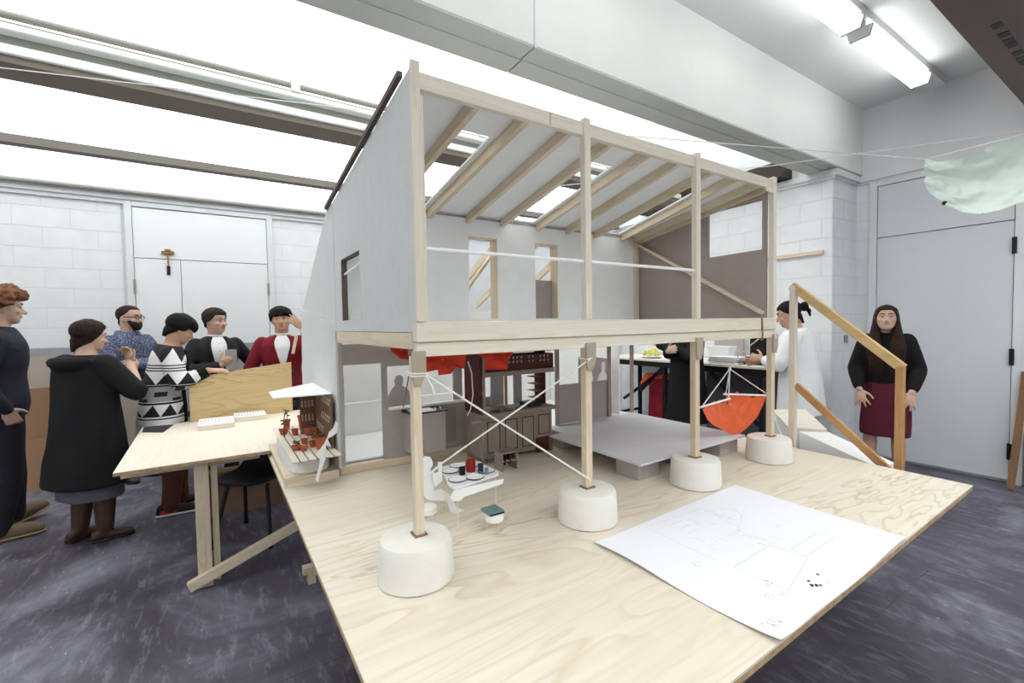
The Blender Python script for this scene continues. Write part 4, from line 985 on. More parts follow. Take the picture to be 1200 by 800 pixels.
part('glass_vase', MB().lathe([(.001, 0), (.014, 0), (.02, .03), (.008, .05), (.012, .07), (.001, .07)], (4.74, 2.62, zt+.021), 12), M_teal, LP, smooth=40)
CP = empty('striped_cup', (4.58, 2.56, zt), 'small white cup with red bands beside the hand', 'cup')
part('cup', MB().lathe([(.001, 0), (.032, 0), (.04, .10), (.037, .10), (.03, .006), (.001, .006)], (4.56, 2.56, zt), 16), M_white, CP, smooth=40)
for z in (.02, .05, .08): part('band', MB().lathe([(.0335+z*.08, z), (.0345+z*.08, z), (.0355+z*.08, z+.012), (.0345+z*.08, z+.012)], (4.56, 2.56, zt), 16, loop=True), plain('red_paint', (190, 50, 56), .5), CP)
# red bin bag with orange cloth
RB = empty('red_bag', (4.76, 3.78, 0), 'dark red cloth bag with orange cloth spilling from its top', 'bag')
o = MB(); rs = []
for z, k in ((0, .9), (.02, 1.0), (.25, 1.02), (.5, .98), (.7, 1.0), (.74, 1.04)):
    rs.append([(4.76 + .16*k*math.cos(a)*(1+.09*math.sin(7*a+z*2)), 3.78 + .19*k*math.sin(a)*(1+.09*math.sin(7*a+z*2)), z) for a in [2*PI*i/48 for i in range(48)]])
o.rings(rs); part('bag', o, plain('dark_red_cloth', (132, 30, 44), .8, .12, 12.0, .2, 200.0), RB, smooth=60)
o = MB()
for k in range(10):
    a = k*.628; o.ball((4.76+.13*math.cos(a), 3.78+.16*math.sin(a), .755), (.06, .075, .035), 10, 6)
o.limb([(4.62, 3.92, .75), (4.585, 3.96, .66), (4.58, 3.98, .58)], [.05, .04, .02], 10)
part('cloth_heap', o, plain('orange_red_cloth', (206, 92, 56), .8, .12, 18.0, .2, 200.0), RB, smooth=60)
# hammer hung on the back door
HK = empty('key_hook', (-.39, 6.03, 2.0), 'small brass hook with a hanging tag on the white double door', 'hook')
part('plate', MB().box(-.45, -.34, 6.035, 6.059, 2.245, 2.28).box(-.42, -.37, 6.03, 6.059, 2.28, 2.30), M_brass, HK, bevel=.004)
part('stem', B(-.402, -.388, 6.04, 6.055, 2.13, 2.245), M_brass, HK); part('tag', B(-.41, -.38, 6.04, 6.055, 2.03, 2.125), M_black, HK, bevel=.004)
# ================================================================== people
M_skin = plain('skin_fair', (202, 164, 144), .5, .05, 30.0, .35)
M_skin2 = plain('skin_warm', (194, 152, 128), .5, .05, 30.0, .35)
M_lip = plain('lip', (166, 112, 102), .4, .05)
M_eyew, nt, b = new_mat('eye'); b.inputs['Base Color'].default_value = srgb((222, 216, 212)); b.inputs['Roughness'].default_value = .25
M_iris = plain('iris_dark', (44, 32, 28), .25, .05)
def hairmat(name, c): return plain(name, c, .65, .35, 60.0, .12, 160.0)
M_hblack = hairmat('hair_black', (26, 22, 22)); M_hbrown = hairmat('hair_dark_brown', (44, 32, 28)); M_hcurl = hairmat('hair_reddish_brown', (116, 78, 56)); M_hlong = hairmat('hair_brown', (52, 36, 30))
REM = []
HEAD = [(-.50, .10, .27, .02), (-.45, .17, .34, -.05), (-.36, .235, .355, -.12), (-.25, .275, .36, -.20), (-.12, .31, .365, -.33), (0, .325, .345, -.41), (.08, .335, .37, -.44),
        (.22, .335, .35, -.46), (.34, .30, .29, -.43), (.43, .22, .19, -.34), (.48, .13, .08, -.24), (.505, .04, .0, -.14)]
def hprof(z):
    if z <= HEAD[0][0]: return HEAD[0][1:]
    for a, c in zip(HEAD, HEAD[1:]):
        if z <= c[0]:
            t = (z-a[0])/(c[0]-a[0]); return tuple(p+(q-p)*t for p, q in zip(a[1:], c[1:]))
    return HEAD[-1][1:]
def hairpoint(z, a):
    q = hpoint(z, a)
    if z > -.02 or abs(a) < .9: return q
    k = min(1, (abs(a)-.9)/.5); wd, yf, yb = .30, .30, -.40
    return q.lerp(V((wd*math.sin(a), (yf+yb)/2 + (yf-yb)/2*math.cos(a), z)), k*min(1, (-.02-z)/.12))
def hpoint(z, a, k=1.0):
    """point on the head at height z, azimuth a (0 = nose)"""
    wd, yf, yb = hprof(z); cy = (yf+yb)/2; dy = (yf-yb)/2
    s_, c_ = math.sin(a), math.cos(a); e = .86
    return V((wd*k*math.copysign(abs(s_)**e, s_), cy + dy*k*math.copysign(abs(c_)**e, c_), z))
TORSO = [(-.075, .060, .045, 0), (-.05, .088, .062, -.004), (0, .100, .070, -.006), (.05, .090, .062, -.002), (.10, .083, .057, 0), (.17, .096, .064, .004), (.225, .104, .066, .002), (.252, .097, .058, -.002), (.272, .072, .050, -.005), (.288, .048, .042, -.006), (.30, .036, .036, -.006)]
class Figure:
    def __init__(s, label, loc, yaw, h, lean=0.0, side=0.0, twist=0.0, build=1.0, skin=None, head=(0, 0, 0), nod=None, hips=0.0, grp=None):
        s.h = h; s.lean = lean; s.twist = twist; s.build = build; s.skin = skin or M_skin; s.hipy = hips; s.side = side
        s.root = empty('person', (loc[0], loc[1], loc[2] if len(loc) > 2 else 0), label, 'person', grp, math.radians(yaw), local=True)
        s.body = MB(); s.hr = Euler((math.radians(head[0]), math.radians(head[1]), math.radians(head[2]))).to_matrix()
        nb, R = s.spine(.30)
        hl = s.lean if nod is None else nod
        s.hh = .133*h
        s.hc = nb + Euler((-hl*.9, 0, 0)).to_matrix() @ V((0, .018*h, .076*h))
    def spine(s, t):
        """centre and frame of the trunk at height t (in statures) above the hips"""
        h = s.h; p = V((0, s.hipy, .53*h))
        if t <= 0: return p + V((0, 0, t*h)), Matrix.Identity(3)
        n = 12; R = Matrix.Identity(3)
        for k in range(n):
            f = min(1, ((k+.5)/n*t)/.14); R = Euler((-s.lean*f, s.side*f, 0)).to_matrix(); p = p + R @ V((0, 0, t*h/n))
        f = min(1, t/.14); return p, Euler((-s.lean*f, s.side*f, s.twist*min(1, t/.25))).to_matrix()
    def tp(s, t, a, add=0.0, table=None, e=.88, wk=1.0, dk=1.0):
        tb = table or TORSO
        q = tb[0][1:]
        if t >= tb[-1][0]: q = tb[-1][1:]
        else:
            for m, c in zip(tb, tb[1:]):
                if m[0] <= t <= c[0]:
                    f = (t-m[0])/(c[0]-m[0]); f = f*f*(3-2*f)*.5 + f*.5; q = tuple(x+(y-x)*f for x, y in zip(m[1:], c[1:])); break
        p, R = s.spine(t); sn, cs = math.sin(a), math.cos(a)
        x = (q[0]*s.h*s.build*wk + add)*math.copysign(abs(sn)**e, sn); y = (q[1]*s.h*s.build*dk + add)*math.copysign(abs(cs)**e, cs) + q[2]*s.h
        return p + R @ V((x, y, 0))
    def trunk(s, o, t0, t1, add, n=24, m=14, table=None, wob=0.0, **kw):
        rs = []
        for k in range(m+1):
            t = t0 + (t1-t0)*k/m
            rs.append([s.tp(t, 2*PI*i/n, add + wob*math.sin(5*2*PI*i/n + k*.4), table, **kw) for i in range(n)])
        o.rings([r[::-1] for r in rs])
    def J(s, *p): return V(p) * s.h
    def shoulder(s, sg):
        p, R = s.spine(.246); return p + R @ V((sg*.094*s.h*s.build, -.006*s.h, 0))
    def arm(s, o, sg, el, wr, add=0.0, upto=1.0, loose=1.0):
        """el and wr in statures, in the figure's own axes; upto 1 = whole arm, .5 = to the elbow"""
        h = s.h; S = s.shoulder(sg); E = s.J(*el); W = s.J(*wr); k = h*s.build
        pts = [S, S.lerp(E, .5), E.lerp(S, .08), E, E.lerp(W, .10)]; rd = [.034*k, .031*k, .027*k, .026*k, .0265*k]
        if upto > .5:
            f = (upto-.5)*2; pts += [E.lerp(W, .35*f), E.lerp(W, f)]; rd += [.026*k, .026*k + (.0165*k-.026*k)*f]
        o.limb(pts, [r*loose+add for r in rd], 14)
    def leg(s, o, sg, kn, an, add=0.0, upto=1.0, flare=0.0):
        h = s.h; Hp = V((sg*.052*h, s.hipy, .505*h)); K = s.J(*kn); A = s.J(*an); k = h*s.build
        pts = [Hp, Hp.lerp(K, .4), Hp.lerp(K, .85), K]; rd = [.056*k, .051*k, .038*k, .035*k]
        if upto > .5:
            f = (upto-.5)*2; pts += [K.lerp(A, .3*f), K.lerp(A, .65*f), K.lerp(A, f)]; rd += [.037*k, .031*k, .0215*k + flare]
        o.limb(pts, [r+add for r in rd], 14)
    def hand(s, o, wr, d, nrm, thumb, curl=.35, spread=.18):
        """palm, four unequal bent fingers and a thumb from the palm's side; nrm = way the palm faces"""
        W = s.J(*wr); d = V(d).normalized(); n = V(nrm); n = (n - d*n.dot(d)).normalized(); sd = d.cross(n)*thumb; u = s.h/1.7
        o.limb([W - d*.02*u, W + d*.012*u, W + d*.05*u, W + d*.082*u], [.024*u, .029*u, .040*u, .036*u], 12, flat=.42, side=n)
        for k, (off, ln_) in enumerate(((.029, .062), (.0098, .072), (-.0098, .068), (-.028, .054))):
            p = W + d*.080*u + sd*off*u; dd = (d + sd*spread*(off/.03)).normalized(); pts = [p - d*.02*u, p]; a = 0
            for seg in (.42, .33, .25):
                a += curl*(.7 if seg > .4 else 1.0); q = dd*math.cos(a) + n*math.sin(a); p = p + q*ln_*seg*1.12*u; pts.append(p)
            o.limb(pts, [.0105*u, .0105*u, .0098*u, .009*u, .0075*u], 8)
        p = W + d*.022*u + sd*.028*u; pts = [p - sd*.012*u, p]
        for seg, t in ((.036, .75), (.03, .5), (.024, .3)): p = p + (d*(1-t*.6) + sd*t + n*.25).normalized()*seg*u; pts.append(p)
        o.limb(pts, [.014*u, .0135*u, .012*u, .010*u, .0085*u], 8)
    def H(s, p, k=1.0): return s.hc + s.hr @ (V(p)*s.hh)
    def make_head(s, nose=1.0, wide=1.0):
        o = s.body; n = 26
        o.rings([[s.H(V((q.x*wide, q.y, q.z))) for q in (hpoint(z, -2*PI*i/n) for i in range(n))] for z, *_ in HEAD])
        o.limb([s.H((0, .335, .02)), s.H((0, .39, -.08)), s.H((0, .43*nose + .015, -.155))], [.035*s.hh, .045*s.hh, .062*s.hh], 10)
        for sg in (-1, 1):
            o.ball(s.H((sg*.045, .395, -.165)), .038*s.hh, 8, 6)
            o.ball(s.H((sg*.335*wide, -.05, -.05)), (.035*s.hh, .085*s.hh, .125*s.hh), 10, 7, s.hr)
            o.limb([s.H((sg*.055, .365, .065)), s.H((sg*.22, .315, .07))], [.03*s.hh, .028*s.hh], 8)      # brow ridge
            o.ball(s.H((sg*.19, .285, -.13)), (.09*s.hh, .07*s.hh, .08*s.hh), 8, 6)                          # cheek
        nb, R = s.spine(.285); u = s.h*s.build
        o.limb([nb - V((0, .004*s.h, .02*s.h)), nb.lerp(s.H((0, -.10, -.25)), .5), s.H((0, -.08, -.20))], [.040*u, .034*u, .037*u], 14)
    def face(s, brow=None, eyes=True, mouth=True):
        for sg in (-1, 1):
            if eyes:
                o = MB().ball(s.H((sg*.135, .305, .005)), (.055*s.hh, .052*s.hh, .030*s.hh), 12, 8, s.hr); o.cur = 1
                o.ball(s.H((sg*.135, .340, .003)), (.032*s.hh, .024*s.hh, .029*s.hh), 10, 6, s.hr)
                part('eye', o, [M_eyew, M_iris], s.root, smooth=60)
            o = MB().limb([s.H((sg*.055, .388, .095)), s.H((sg*.14, .372, .12)), s.H((sg*.225, .325, .10))], [.015*s.hh, .018*s.hh, .009*s.hh], 8)
            part('eyebrow', o, brow or M_hblack, s.root, smooth=60)
        if mouth:
            o = MB()
            for z, r in ((-.262, .017), (-.295, .022)):
                o.limb([s.H((-.105, .318, -.278)), s.H((-.05, .362, z)), s.H((0, .37, z)), s.H((.05, .362, z)), s.H((.105, .318, -.278))], [.008*s.hh, r*s.hh, r*s.hh, r*s.hh, .008*s.hh], 8)
            part('mouth', o, M_lip, s.root, smooth=60)
    def hair(s, mat, zlow, thick, rough=0.0, ztop=.5, seed=0.0, rem=.005, extra=None):
        """a cap following the skull from the crown to zlow(azimuth), thick(azimuth, t) proud of it"""
        o = MB(); n, m = 40, 14; out = []
        for k in range(m+1):
            t = k/m; ring = []
            for i in range(n):
                a = -PI + 2*PI*i/n; zl = zlow(a); z = .50 + (zl-.50)*t**.8 if t > 0 else .502
                p = hairpoint(min(z, .5), a); c = V((0, -.05, min(.12, z))); d = (p-c).normalized()
                th = thick(a, t) + rough*noise.noise(V((p.x*9+seed, p.y*9, p.z*9))) + rough*.6*noise.noise(V((p.x*21, p.y*21+seed, p.z*21)))
                if t < .25: d = d.lerp(V((0, 0, 1)), 1-t*4).normalized()
                ring.append(p + d*th)
            out.append(ring)
        inn = []
        for k in range(m, -1, -1):
            t = k/m; inn.append([V((0, -.05, .05)).lerp(hpoint(.50 + (zlow(-PI+2*PI*i/n)-.50)*t**.8 if t > 0 else .5, -PI+2*PI*i/n), .90) for i in range(n)])
        o.rings([[s.H(p) for p in r][::-1] for r in out + inn])
        if extra: extra(o)
        q = part('hair', o, mat, s.root, smooth=60); REM.append((q, rem, 1)); return q
    def garment(s, name, o, mat, vox=.009, it=4, label=None):
        q = part(name, o, mat, s.root, smooth=70, label=label); REM.append((q, vox, it)); return q
    def finish(s, vox=.006):
        q = part('body', s.body, s.skin, s.root, smooth=70); REM.append((q, vox, 3)); return q
    def shoe(s, an, yaw, mat, sole=None, name='shoe', L_=.27, tall=.085, shaft=None, pitch=0.0, accent=None, sw=.008):
        A = s.J(*an); R = Euler((math.radians(pitch), 0, math.radians(yaw))).to_matrix(); u = s.h/1.7; g = V((A.x, A.y, 0))
        def sec(y, wd, ht, z0): 
            pts = []
            for i in range(16):
                a = 2*PI*i/16; x = wd*math.cos(a); z = z0 + (ht-z0)*(.5+.5*math.sin(a)*1.0); z = max(z, z0)
                x = math.copysign(abs(math.cos(a))**.7, math.cos(a))*wd; pts.append(V((x, y, z)))
            return pts
        up = []; so = []
        for y, wd, ht in ((-.34, .5, .5), (-.31, .78, .85), (-.2, .86, 1.05), (-.05, .84, 1.0), (.15, .92, .86), (.35, 1.0, .76), (.5, .97, .68), (.61, .76, .56), (.67, .40, .36)):
            up.append([g + R @ (q*u) for q in sec(y*L_, .045*wd, tall*ht, .012)])
            so.append([g + R @ (q*u) for q in sec(y*L_*1.02, .047*wd, .022, .001)])
        o = MB().rings(up[::-1])
        if shaft: o.limb([A + V((0, 0, .0)), A.lerp(shaft, .5), V(shaft)], [.052*u, .066*u, .074*u], 14, ends=False); o.ball(A + V((0, 0, -.01)), .048*u)
        q = part(name, o, mat, s.root, smooth=60)
        if shaft: REM.append((q, .007, 3))
        part('sole', MB().rings(so[::-1]), sole or mat, q, smooth=50)
        if accent:
            o = MB()
            for sx in (-1, 1):
                o.add([g + R @ (V((sx*.0475*wd, y*L_, z))*u) for y, z, wd in ((-.25, .03, .82), (.1, .028, .93), (.15, .045, .90), (-.22, .06, .84))], [(0, 1, 2, 3) if sx > 0 else (3, 2, 1, 0)])
            o.box(0, 0, 0, 0, 0, 0) if 0 else None
            part('stripe', o, accent, q)
        return q
    def patch(s, t0, t1, half, add, mat, name, table=None, wk=1.0, dk=1.0, a0=0.0):
        """a panel of cloth lying on the chest, half(t) = half-angle"""
        o = MB(); n, m = 10, 12; rs = []
        for k in range(m+1):
            t = t0 + (t1-t0)*k/m; hf = half((t-t0)/(t1-t0))
            f = [s.tp(t, a0 + hf*(2*i/n-1), add, table, wk=wk, dk=dk) for i in range(n+1)]; bk = [s.tp(t, a0 + hf*(2*i/n-1), add-.012, table, wk=wk, dk=dk) for i in range(n+1)]
            rs.append(f + bk[::-1])
        o.rings(rs); return part(name, o, mat, s.root, smooth=60)
def collar(f, o, add=.012, r=.012, t=.292):
    p, R = f.spine(t); ring = [p + R @ V(((.040*f.h+add)*math.sin(2*PI*i/20), (.040*f.h+add)*math.cos(2*PI*i/20) - .006*f.h, .006*math.cos(2*PI*i/20)*-1)) for i in range(21)]
    o.tube(ring, r, 8)
STAND = ((.055, .012, .285), (.055, -.012, .046)); STANDL = ((-.055, .012, .285), (-.055, -.012, .046))
M_denim = plain('black_denim', (38, 36, 42), .8, .08, 40.0, .2, 320.0); M_jack = plain('dark_navy_jacket', (40, 40, 50), .75, .08, 24.0, .25, 300.0)
M_coat = plain('black_coat_cloth', (27, 25, 27), .85, .10, 20.0, .2, 260.0); M_skirt = plain('grey_skirt', (96, 92, 102), .75, .08, 30.0, .2, 300.0)
M_suede = plain('olive_suede', (118, 104, 82), .85, .08, 30.0, .15, 260.0); M_boot = plain('brown_leather', (74, 52, 42), .5, .12, 20.0, .35)
M_shirt = plain('white_shirt', (236, 236, 238), .75, .03, 20.0, .2, 220.0)

# ---- man with curly hair at the left edge
f = Figure('man with curly reddish hair and dark jacket standing at the left photo edge', (-1.30, 4.68), -75, 1.80, .02, build=1.08, head=(-3, 0, 0))
RA, LA = ((.15, -.055, .62), (.128, .015, .515)), ((-.15, -.05, .62), (-.125, .02, .515))
f.make_head(); f.trunk(f.body, -.07, .30, -.012)
for sg, (el, wr) in ((1, RA), (-1, LA)): f.arm(f.body, sg, el, wr); f.hand(f.body, wr, (-sg*.25, .35, -1), (-sg, 0, -.2), sg, .5)
LR, LL = ((.060, .015, .285), (.072, -.02, .046)), ((-.07, .02, .285), (-.105, .02, .048))
f.leg(f.body, 1, *LR); f.leg(f.body, -1, *LL); f.finish(); f.face(M_hcurl)
rr = random.Random(5)
def curls(o):
    for k in range(150):
        a = rr.uniform(-PI, PI); zl = .20 if abs(a) < .9 else max(-.30, .20 - (abs(a)-.9)*.36); z = rr.uniform(zl, .5); q = hairpoint(z, a); d = (q - V((0, -.05, .08))).normalized()
        o.ball(f.H(q + d*rr.uniform(.10, .22)), rr.uniform(.05, .085)*f.hh, 8, 6)
f.hair(M_hcurl, lambda a: .20 if abs(a) < .9 else max(-.36, .20 - (abs(a)-.9)*.36), lambda a, t: .06 + .17*math.sin(PI*min(1, t*.8+.1))*(1-.25*t), .12, seed=3.3, rem=.006, extra=curls)
o = MB(); f.trunk(o, -.055, .287, .026, wob=.004); [f.arm(o, sg, el, wr, .010) for sg, (el, wr) in ((1, RA), (-1, LA))]; collar(f, o, .014, .017); f.garment('jacket', o, M_jack)
o = MB(); f.trunk(o, -.09, .04, .008); f.leg(o, 1, *LR, .010, flare=.012); f.leg(o, -1, *LL, .010, flare=.012); f.garment('trousers', o, M_denim)
f.shoe(LR[1], 0, M_suede, plain('crepe_sole', (150, 128, 98), .8), tall=.12, L_=.31); f.shoe(LL[1], 30, M_suede, plain('crepe_sole', (150, 128, 98), .8), tall=.12, L_=.32, pitch=16)

# ---- woman in the black hooded coat
f = Figure('woman with short dark hair in a black hooded coat and brown boots, seen from behind', (-.76, 4.22), -42, 1.56, .03, head=(-6, 0, -28), build=1.08)
RA, LA = ((.205, .045, .655), (.065, .145, .775)), ((-.15, .10, .66), (.02, .15, .68))
f.make_head(); f.trunk(f.body, -.07, .30, -.012)
for sg, (el, wr) in ((1, RA), (-1, LA)): f.arm(f.body, sg, el, wr)
f.hand(f.body, RA[1], (-.3, .1, 1), (0, -.9, .2), 1, .6); f.hand(f.body, LA[1], (1, .1, .05), (0, -1, .2), -1, .5)
LR, LL = ((.052, .015, .285), (.062, .0, .05)), ((-.052, .015, .285), (-.058, -.01, .05))
f.leg(f.body, 1, *LR); f.leg(f.body, -1, *LL); f.finish(); f.face(M_hbrown)
f.hair(M_hbrown, lambda a: .24 if abs(a) < .7 else (.24 - (abs(a)-.7)*.55 if abs(a) < 1.5 else (-.20 - (abs(a)-1.5)*.22)), lambda a, t: .080 + .02*math.sin(t*3) - .05*t*t, .02, seed=1.1)
CT = [(-.27, .150, .120, -.01), (-.18, .142, .115, -.008), (-.08, .132, .10, -.006), (0, .125, .092, -.006), (.10, .116, .084, -.004), (.19, .120, .082, 0), (.235, .122, .076, 0), (.258, .108, .068, -.004), (.28, .070, .054, -.01), (.296, .050, .046, -.012)]
o = MB(); f.trunk(o, -.27, .294, .006, table=CT, wob=.004, m=22)
for sg, (el, wr) in ((1, RA), (-1, LA)): f.arm(o, sg, el, wr, .014, .44, 1.2)
p, R = f.spine(.262); ho = [p + R @ V((.088*f.h*math.sin(a), -.045*f.h + .050*f.h*-abs(math.cos(a*.5)) + .02, .012 - .018*math.cos(a))) for a in [-1.5 + 3.0*i/14 for i in range(15)]]
o.limb(ho, [.022 + .026*math.sin(PI*k/14) for k in range(15)], 12); f.garment('hooded_coat', o, M_coat)
o = MB(); f.arm(o, 1, *RA, .006, .62); f.arm(o, -1, *LA, .006, .62); f.garment('sleeve', o, M_skirt)
SK = [(-.345, .118, .090, 0), (-.25, .110, .085, 0), (-.10, .105, .076, 0), (.04, .092, .066, 0)]
o = MB(); f.trunk(o, -.335, .03, .004, table=SK, wob=.006); f.garment('skirt', o, M_skirt)
for sg, lg, yw in ((1, LR, -38), (-1, LL, -10)):
    f.shoe(lg[1], yw, M_boot, M_black, 'boot', .25, .085, shaft=f.J(*lg[1]).lerp(f.J(*lg[0]), .86))

# ---- bearded man in the blue jumper
f = Figure('bearded man in glasses and a speckled blue jumper with folded arms', (-.70, 5.70), -133, 1.73, -.02, head=(2, 0, 12), build=1.06)
RA, LA = ((.158, .045, .635), (-.055, .135, .665)), ((-.158, .05, .63), (.075, .150, .645))
f.make_head(); f.trunk(f.body, -.07, .30, -.012)
for sg, (el, wr) in ((1, RA), (-1, LA)): f.arm(f.body, sg, el, wr)
f.hand(f.body, RA[1], (-1, .2, .25), (.1, -1, 0), 1, .4); f.hand(f.body, LA[1], (1, .1, .15), (.1, -1, 0), -1, .5)
f.leg(f.body, 1, *STAND); f.leg(f.body, -1, *STANDL); f.finish(); f.face(M_hbrown)
f.hair(M_hbrown, lambda a: .34 if abs(a) < .8 else (.34 - (abs(a)-.8)*.30), lambda a, t: .028 + .012*t, .014, seed=5.0)
o = MB(); n = 24
rs = []
for z, th in ((-.10, .0), (-.18, .02), (-.28, .035), (-.38, .05), (-.47, .06), (-.54, .03)):
    ring = []
    for i in range(n+1):
        a = -1.45 + 2.9*i/n; zz_ = z if abs(a) > .45 else min(z, -.215 - .02); q = hpoint(max(zz_, -.5), a); d = V((q.x, q.y, 0)).normalized(); ring.append(q + d*th + V((0, 0, zz_-max(zz_, -.5))))
    rs.append([f.H(p) for p in ring] + [f.H(V((p.x*.75, p.y*.75, p.z))) for p in ring[::-1]])
o.rings(rs); q = part('beard', o, M_hbrown, f.root, smooth=60); REM.append((q, .006, 2))
o = MB()
for sg in (-1, 1):
    o.tube([f.H((sg*.145 + .095*math.sin(2*PI*i/14), .405, -.005 + .075*math.cos(2*PI*i/14))) for i in range(15)], .012*f.hh, 6); o.tube([f.H((sg*.24, .40, .02)), f.H((sg*.345, .0, .03))], .010*f.hh, 6)
o.tube([f.H((-.05, .42, .0)), f.H((.05, .42, .0))], .010*f.hh, 6); part('glasses', o, M_black, f.root)
M_blue, nt, b = new_mat('speckled_blue_wool'); co = coords(nt); n1 = N(nt, 'ShaderNodeTexNoise', i_Scale=70.0, i_Detail=3.0); L(nt, co, n1.inputs['Vector'])
L(nt, ramp(nt, n1.outputs[0], [(.36, srgb((44, 50, 76))), (.5, srgb((76, 84, 112))), (.62, srgb((128, 132, 150)))]), b.inputs['Base Color']); b.inputs['Roughness'].default_value = .9; bump(nt, b, n1.outputs[0], .5, .006)
o = MB(); f.trunk(o, -.05, .288, .014, wob=.002); [f.arm(o, sg, el, wr, .009) for sg, (el, wr) in ((1, RA), (-1, LA))]; collar(f, o, .012, .018, .296); collar(f, o, .016, .018, .285); f.garment('jumper', o, M_blue)
M_chino = plain('beige_chinos', (186, 178, 164), .8, .04, 14.0, .2, 260.0)
o = MB(); f.trunk(o, -.09, .04, .006); f.leg(o, 1, *STAND, .010, flare=.016); f.leg(o, -1, *STANDL, .010, flare=.016); f.garment('trousers', o, M_chino)
f.shoe(STAND[1], -8, M_boot, M_black); f.shoe(STANDL[1], 8, M_boot, M_black)

# ---- young man in the patterned cardigan
f = Figure('young man in a black and white patterned cardigan touching the plywood screen', (-.335, 4.50), -82, 1.62, .20, head=(-26, 0, 0), nod=.30, skin=M_skin2, hips=-.03)
RA, LA = ((.148, .035, .640), (.160, .150, .694)), ((-.15, .06, .62), (-.11, .20, .60))
f.make_head(nose=.95); f.trunk(f.body, -.07, .30, -.012)
for sg, (el, wr) in ((1, RA), (-1, LA)): f.arm(f.body, sg, el, wr)
f.hand(f.body, RA[1], (.1, 1, -.05), (-.3, 0, -1), 1, .22, .1); f.hand(f.body, LA[1], (.2, 1, -.2), (.3, 0, -1), -1, .3)
LR, LL = ((.055, .012, .285), (.055, -.01, .046)), ((-.055, .03, .285), (-.058, .035, .046))
f.leg(f.body, 1, *LR); f.leg(f.body, -1, *LL); f.finish(); f.face(M_hblack)
f.hair(M_hblack, lambda a: .06 if abs(a) < .5 else (.10 if abs(a) < 1.1 else (.02 - (abs(a)-1.1)*.23)), lambda a, t: .095 + .035*math.sin(t*PI) - (.06*t*t if abs(a) > 1 else .02*t), .02, seed=7.2)
# knitted pattern: bands of triangles, stripes and grey stepped blocks, in the cloth's own coordinates
M_knit, nt, b = new_mat('patterned_knit')
tc = nt.nodes.new('ShaderNodeTexCoord'); sp = nt.nodes.new('ShaderNodeSeparateXYZ'); L(nt, tc.outputs['Object'], sp.inputs[0])
def M(op, a, c=None, d=None):
    n = nt.nodes.new('ShaderNodeMath'); n.operation = op
    for k, x in enumerate((a, c, d)):
        if x is None: continue
        if isinstance(x, (int, float)): n.inputs[k].default_value = x
        else: L(nt, x, n.inputs[k])
    return n.outputs[0]
yy_, zz_s = sp.outputs[1], sp.outputs[2]
u_ = M('ADD', yy_, M('MULTIPLY', zz_s, -.12))
def between(x, a, c): return M('MULTIPLY', M('GREATER_THAN', x, a), M('LESS_THAN', x, c))
def tri(period, phase=0.0): return M('MULTIPLY', M('ABSOLUTE', M('SUBTRACT', M('FRACT', M('ADD', M('DIVIDE', u_, period), phase)), .5)), 2.0)
def band(z0, z1, period, phase=0.0):
    v = M('DIVIDE', M('SUBTRACT', zz_s, z0), z1 - z0); return M('MULTIPLY', between(zz_s, z0, z1), M('LESS_THAN', v, tri(period, phase)))
blk_ = None
def OR(a): 
    global blk_
    blk_ = a if blk_ is None else M('MAXIMUM', blk_, a)
OR(band(.795, .885, .105)); OR(between(zz_s, .772, .782)); OR(between(zz_s, .955, .985) if 0 else M('MULTIPLY', between(zz_s, .885, .90), M('LESS_THAN', tri(.105), 2)))
OR(band(1.035, 1.125, .12, .2)); 
for z in (1.135, 1.155, 1.175): OR(between(zz_s, z, z + .009))
vt = M('SUBTRACT', 1.0, M('DIVIDE', M('SUBTRACT', zz_s, 1.20), .11)); OR(M('MULTIPLY', between(zz_s, 1.20, 1.31), M('LESS_THAN', vt, tri(.12, .55)))); OR(between(zz_s, 1.31, 1.36))
OR(M('GREATER_THAN', u_, .065) if 0 else between(zz_s, 1.02, 1.032))
gz = between(zz_s, .905, 1.02); mid = M('MULTIPLY', between(zz_s, .945, .98), between(tri(.21, .3), .0, .38)); OR(mid)
step = M('MULTIPLY', between(zz_s, .99, 1.02), between(tri(.21, .3), .72, 1.1)); OR(step); OR(M('MULTIPLY', between(zz_s, .905, .93), between(tri(.21, .3), .72, 1.1)))
# sleeve: bands across its length
sl_ = M('GREATER_THAN', yy_, .20); slv = M('FRACT', M('DIVIDE', yy_, .10))
chk = M('GREATER_THAN', M('SINE', M('MULTIPLY', M('ADD', u_, M('MULTIPLY', zz_s, 1.0)), 700.0)), .0)
wht = N(nt, 'ShaderNodeMix', data_type='RGBA'); wht.inputs['A'].default_value = srgb((228, 228, 230)); wht.inputs['B'].default_value = srgb((150, 150, 156)); L(nt, gz, wht.inputs['Factor'])
mxk = N(nt, 'ShaderNodeMix', data_type='RGBA'); L(nt, blk_, mxk.inputs['Factor']); L(nt, wht.outputs['Result'], mxk.inputs['A']); mxk.inputs['B'].default_value = srgb((26, 25, 28))
L(nt, mxk.outputs['Result'], b.inputs['Base Color']); b.inputs['Roughness'].default_value = .9
n1 = N(nt, 'ShaderNodeTexNoise', i_Scale=240.0); L(nt, tc.outputs['Object'], n1.inputs['Vector']); bump(nt, b, n1.outputs[0], .4, .004)
M_blk = plain('black_knit', (26, 25, 28), .9, .06, 60.0, .2, 240.0)
CG = [(-.09, .118, .086, -.008), (0, .118, .086, -.006), (.08, .108, .076, -.004), (.17, .108, .072, 0), (.23, .112, .070, 0), (.264, .106, .058, -.004), (.284, .064, .048, -.01), (.292, .052, .044, -.01)]
o = MB(); f.trunk(o, -.085, .29, .010, table=CG, wob=.003); f.arm(o, 1, RA[0], RA[1], .014, .84, 1.15); f.arm(o, -1, LA[0], LA[1], .014, .9, 1.1); f.garment('cardigan', o, M_knit)
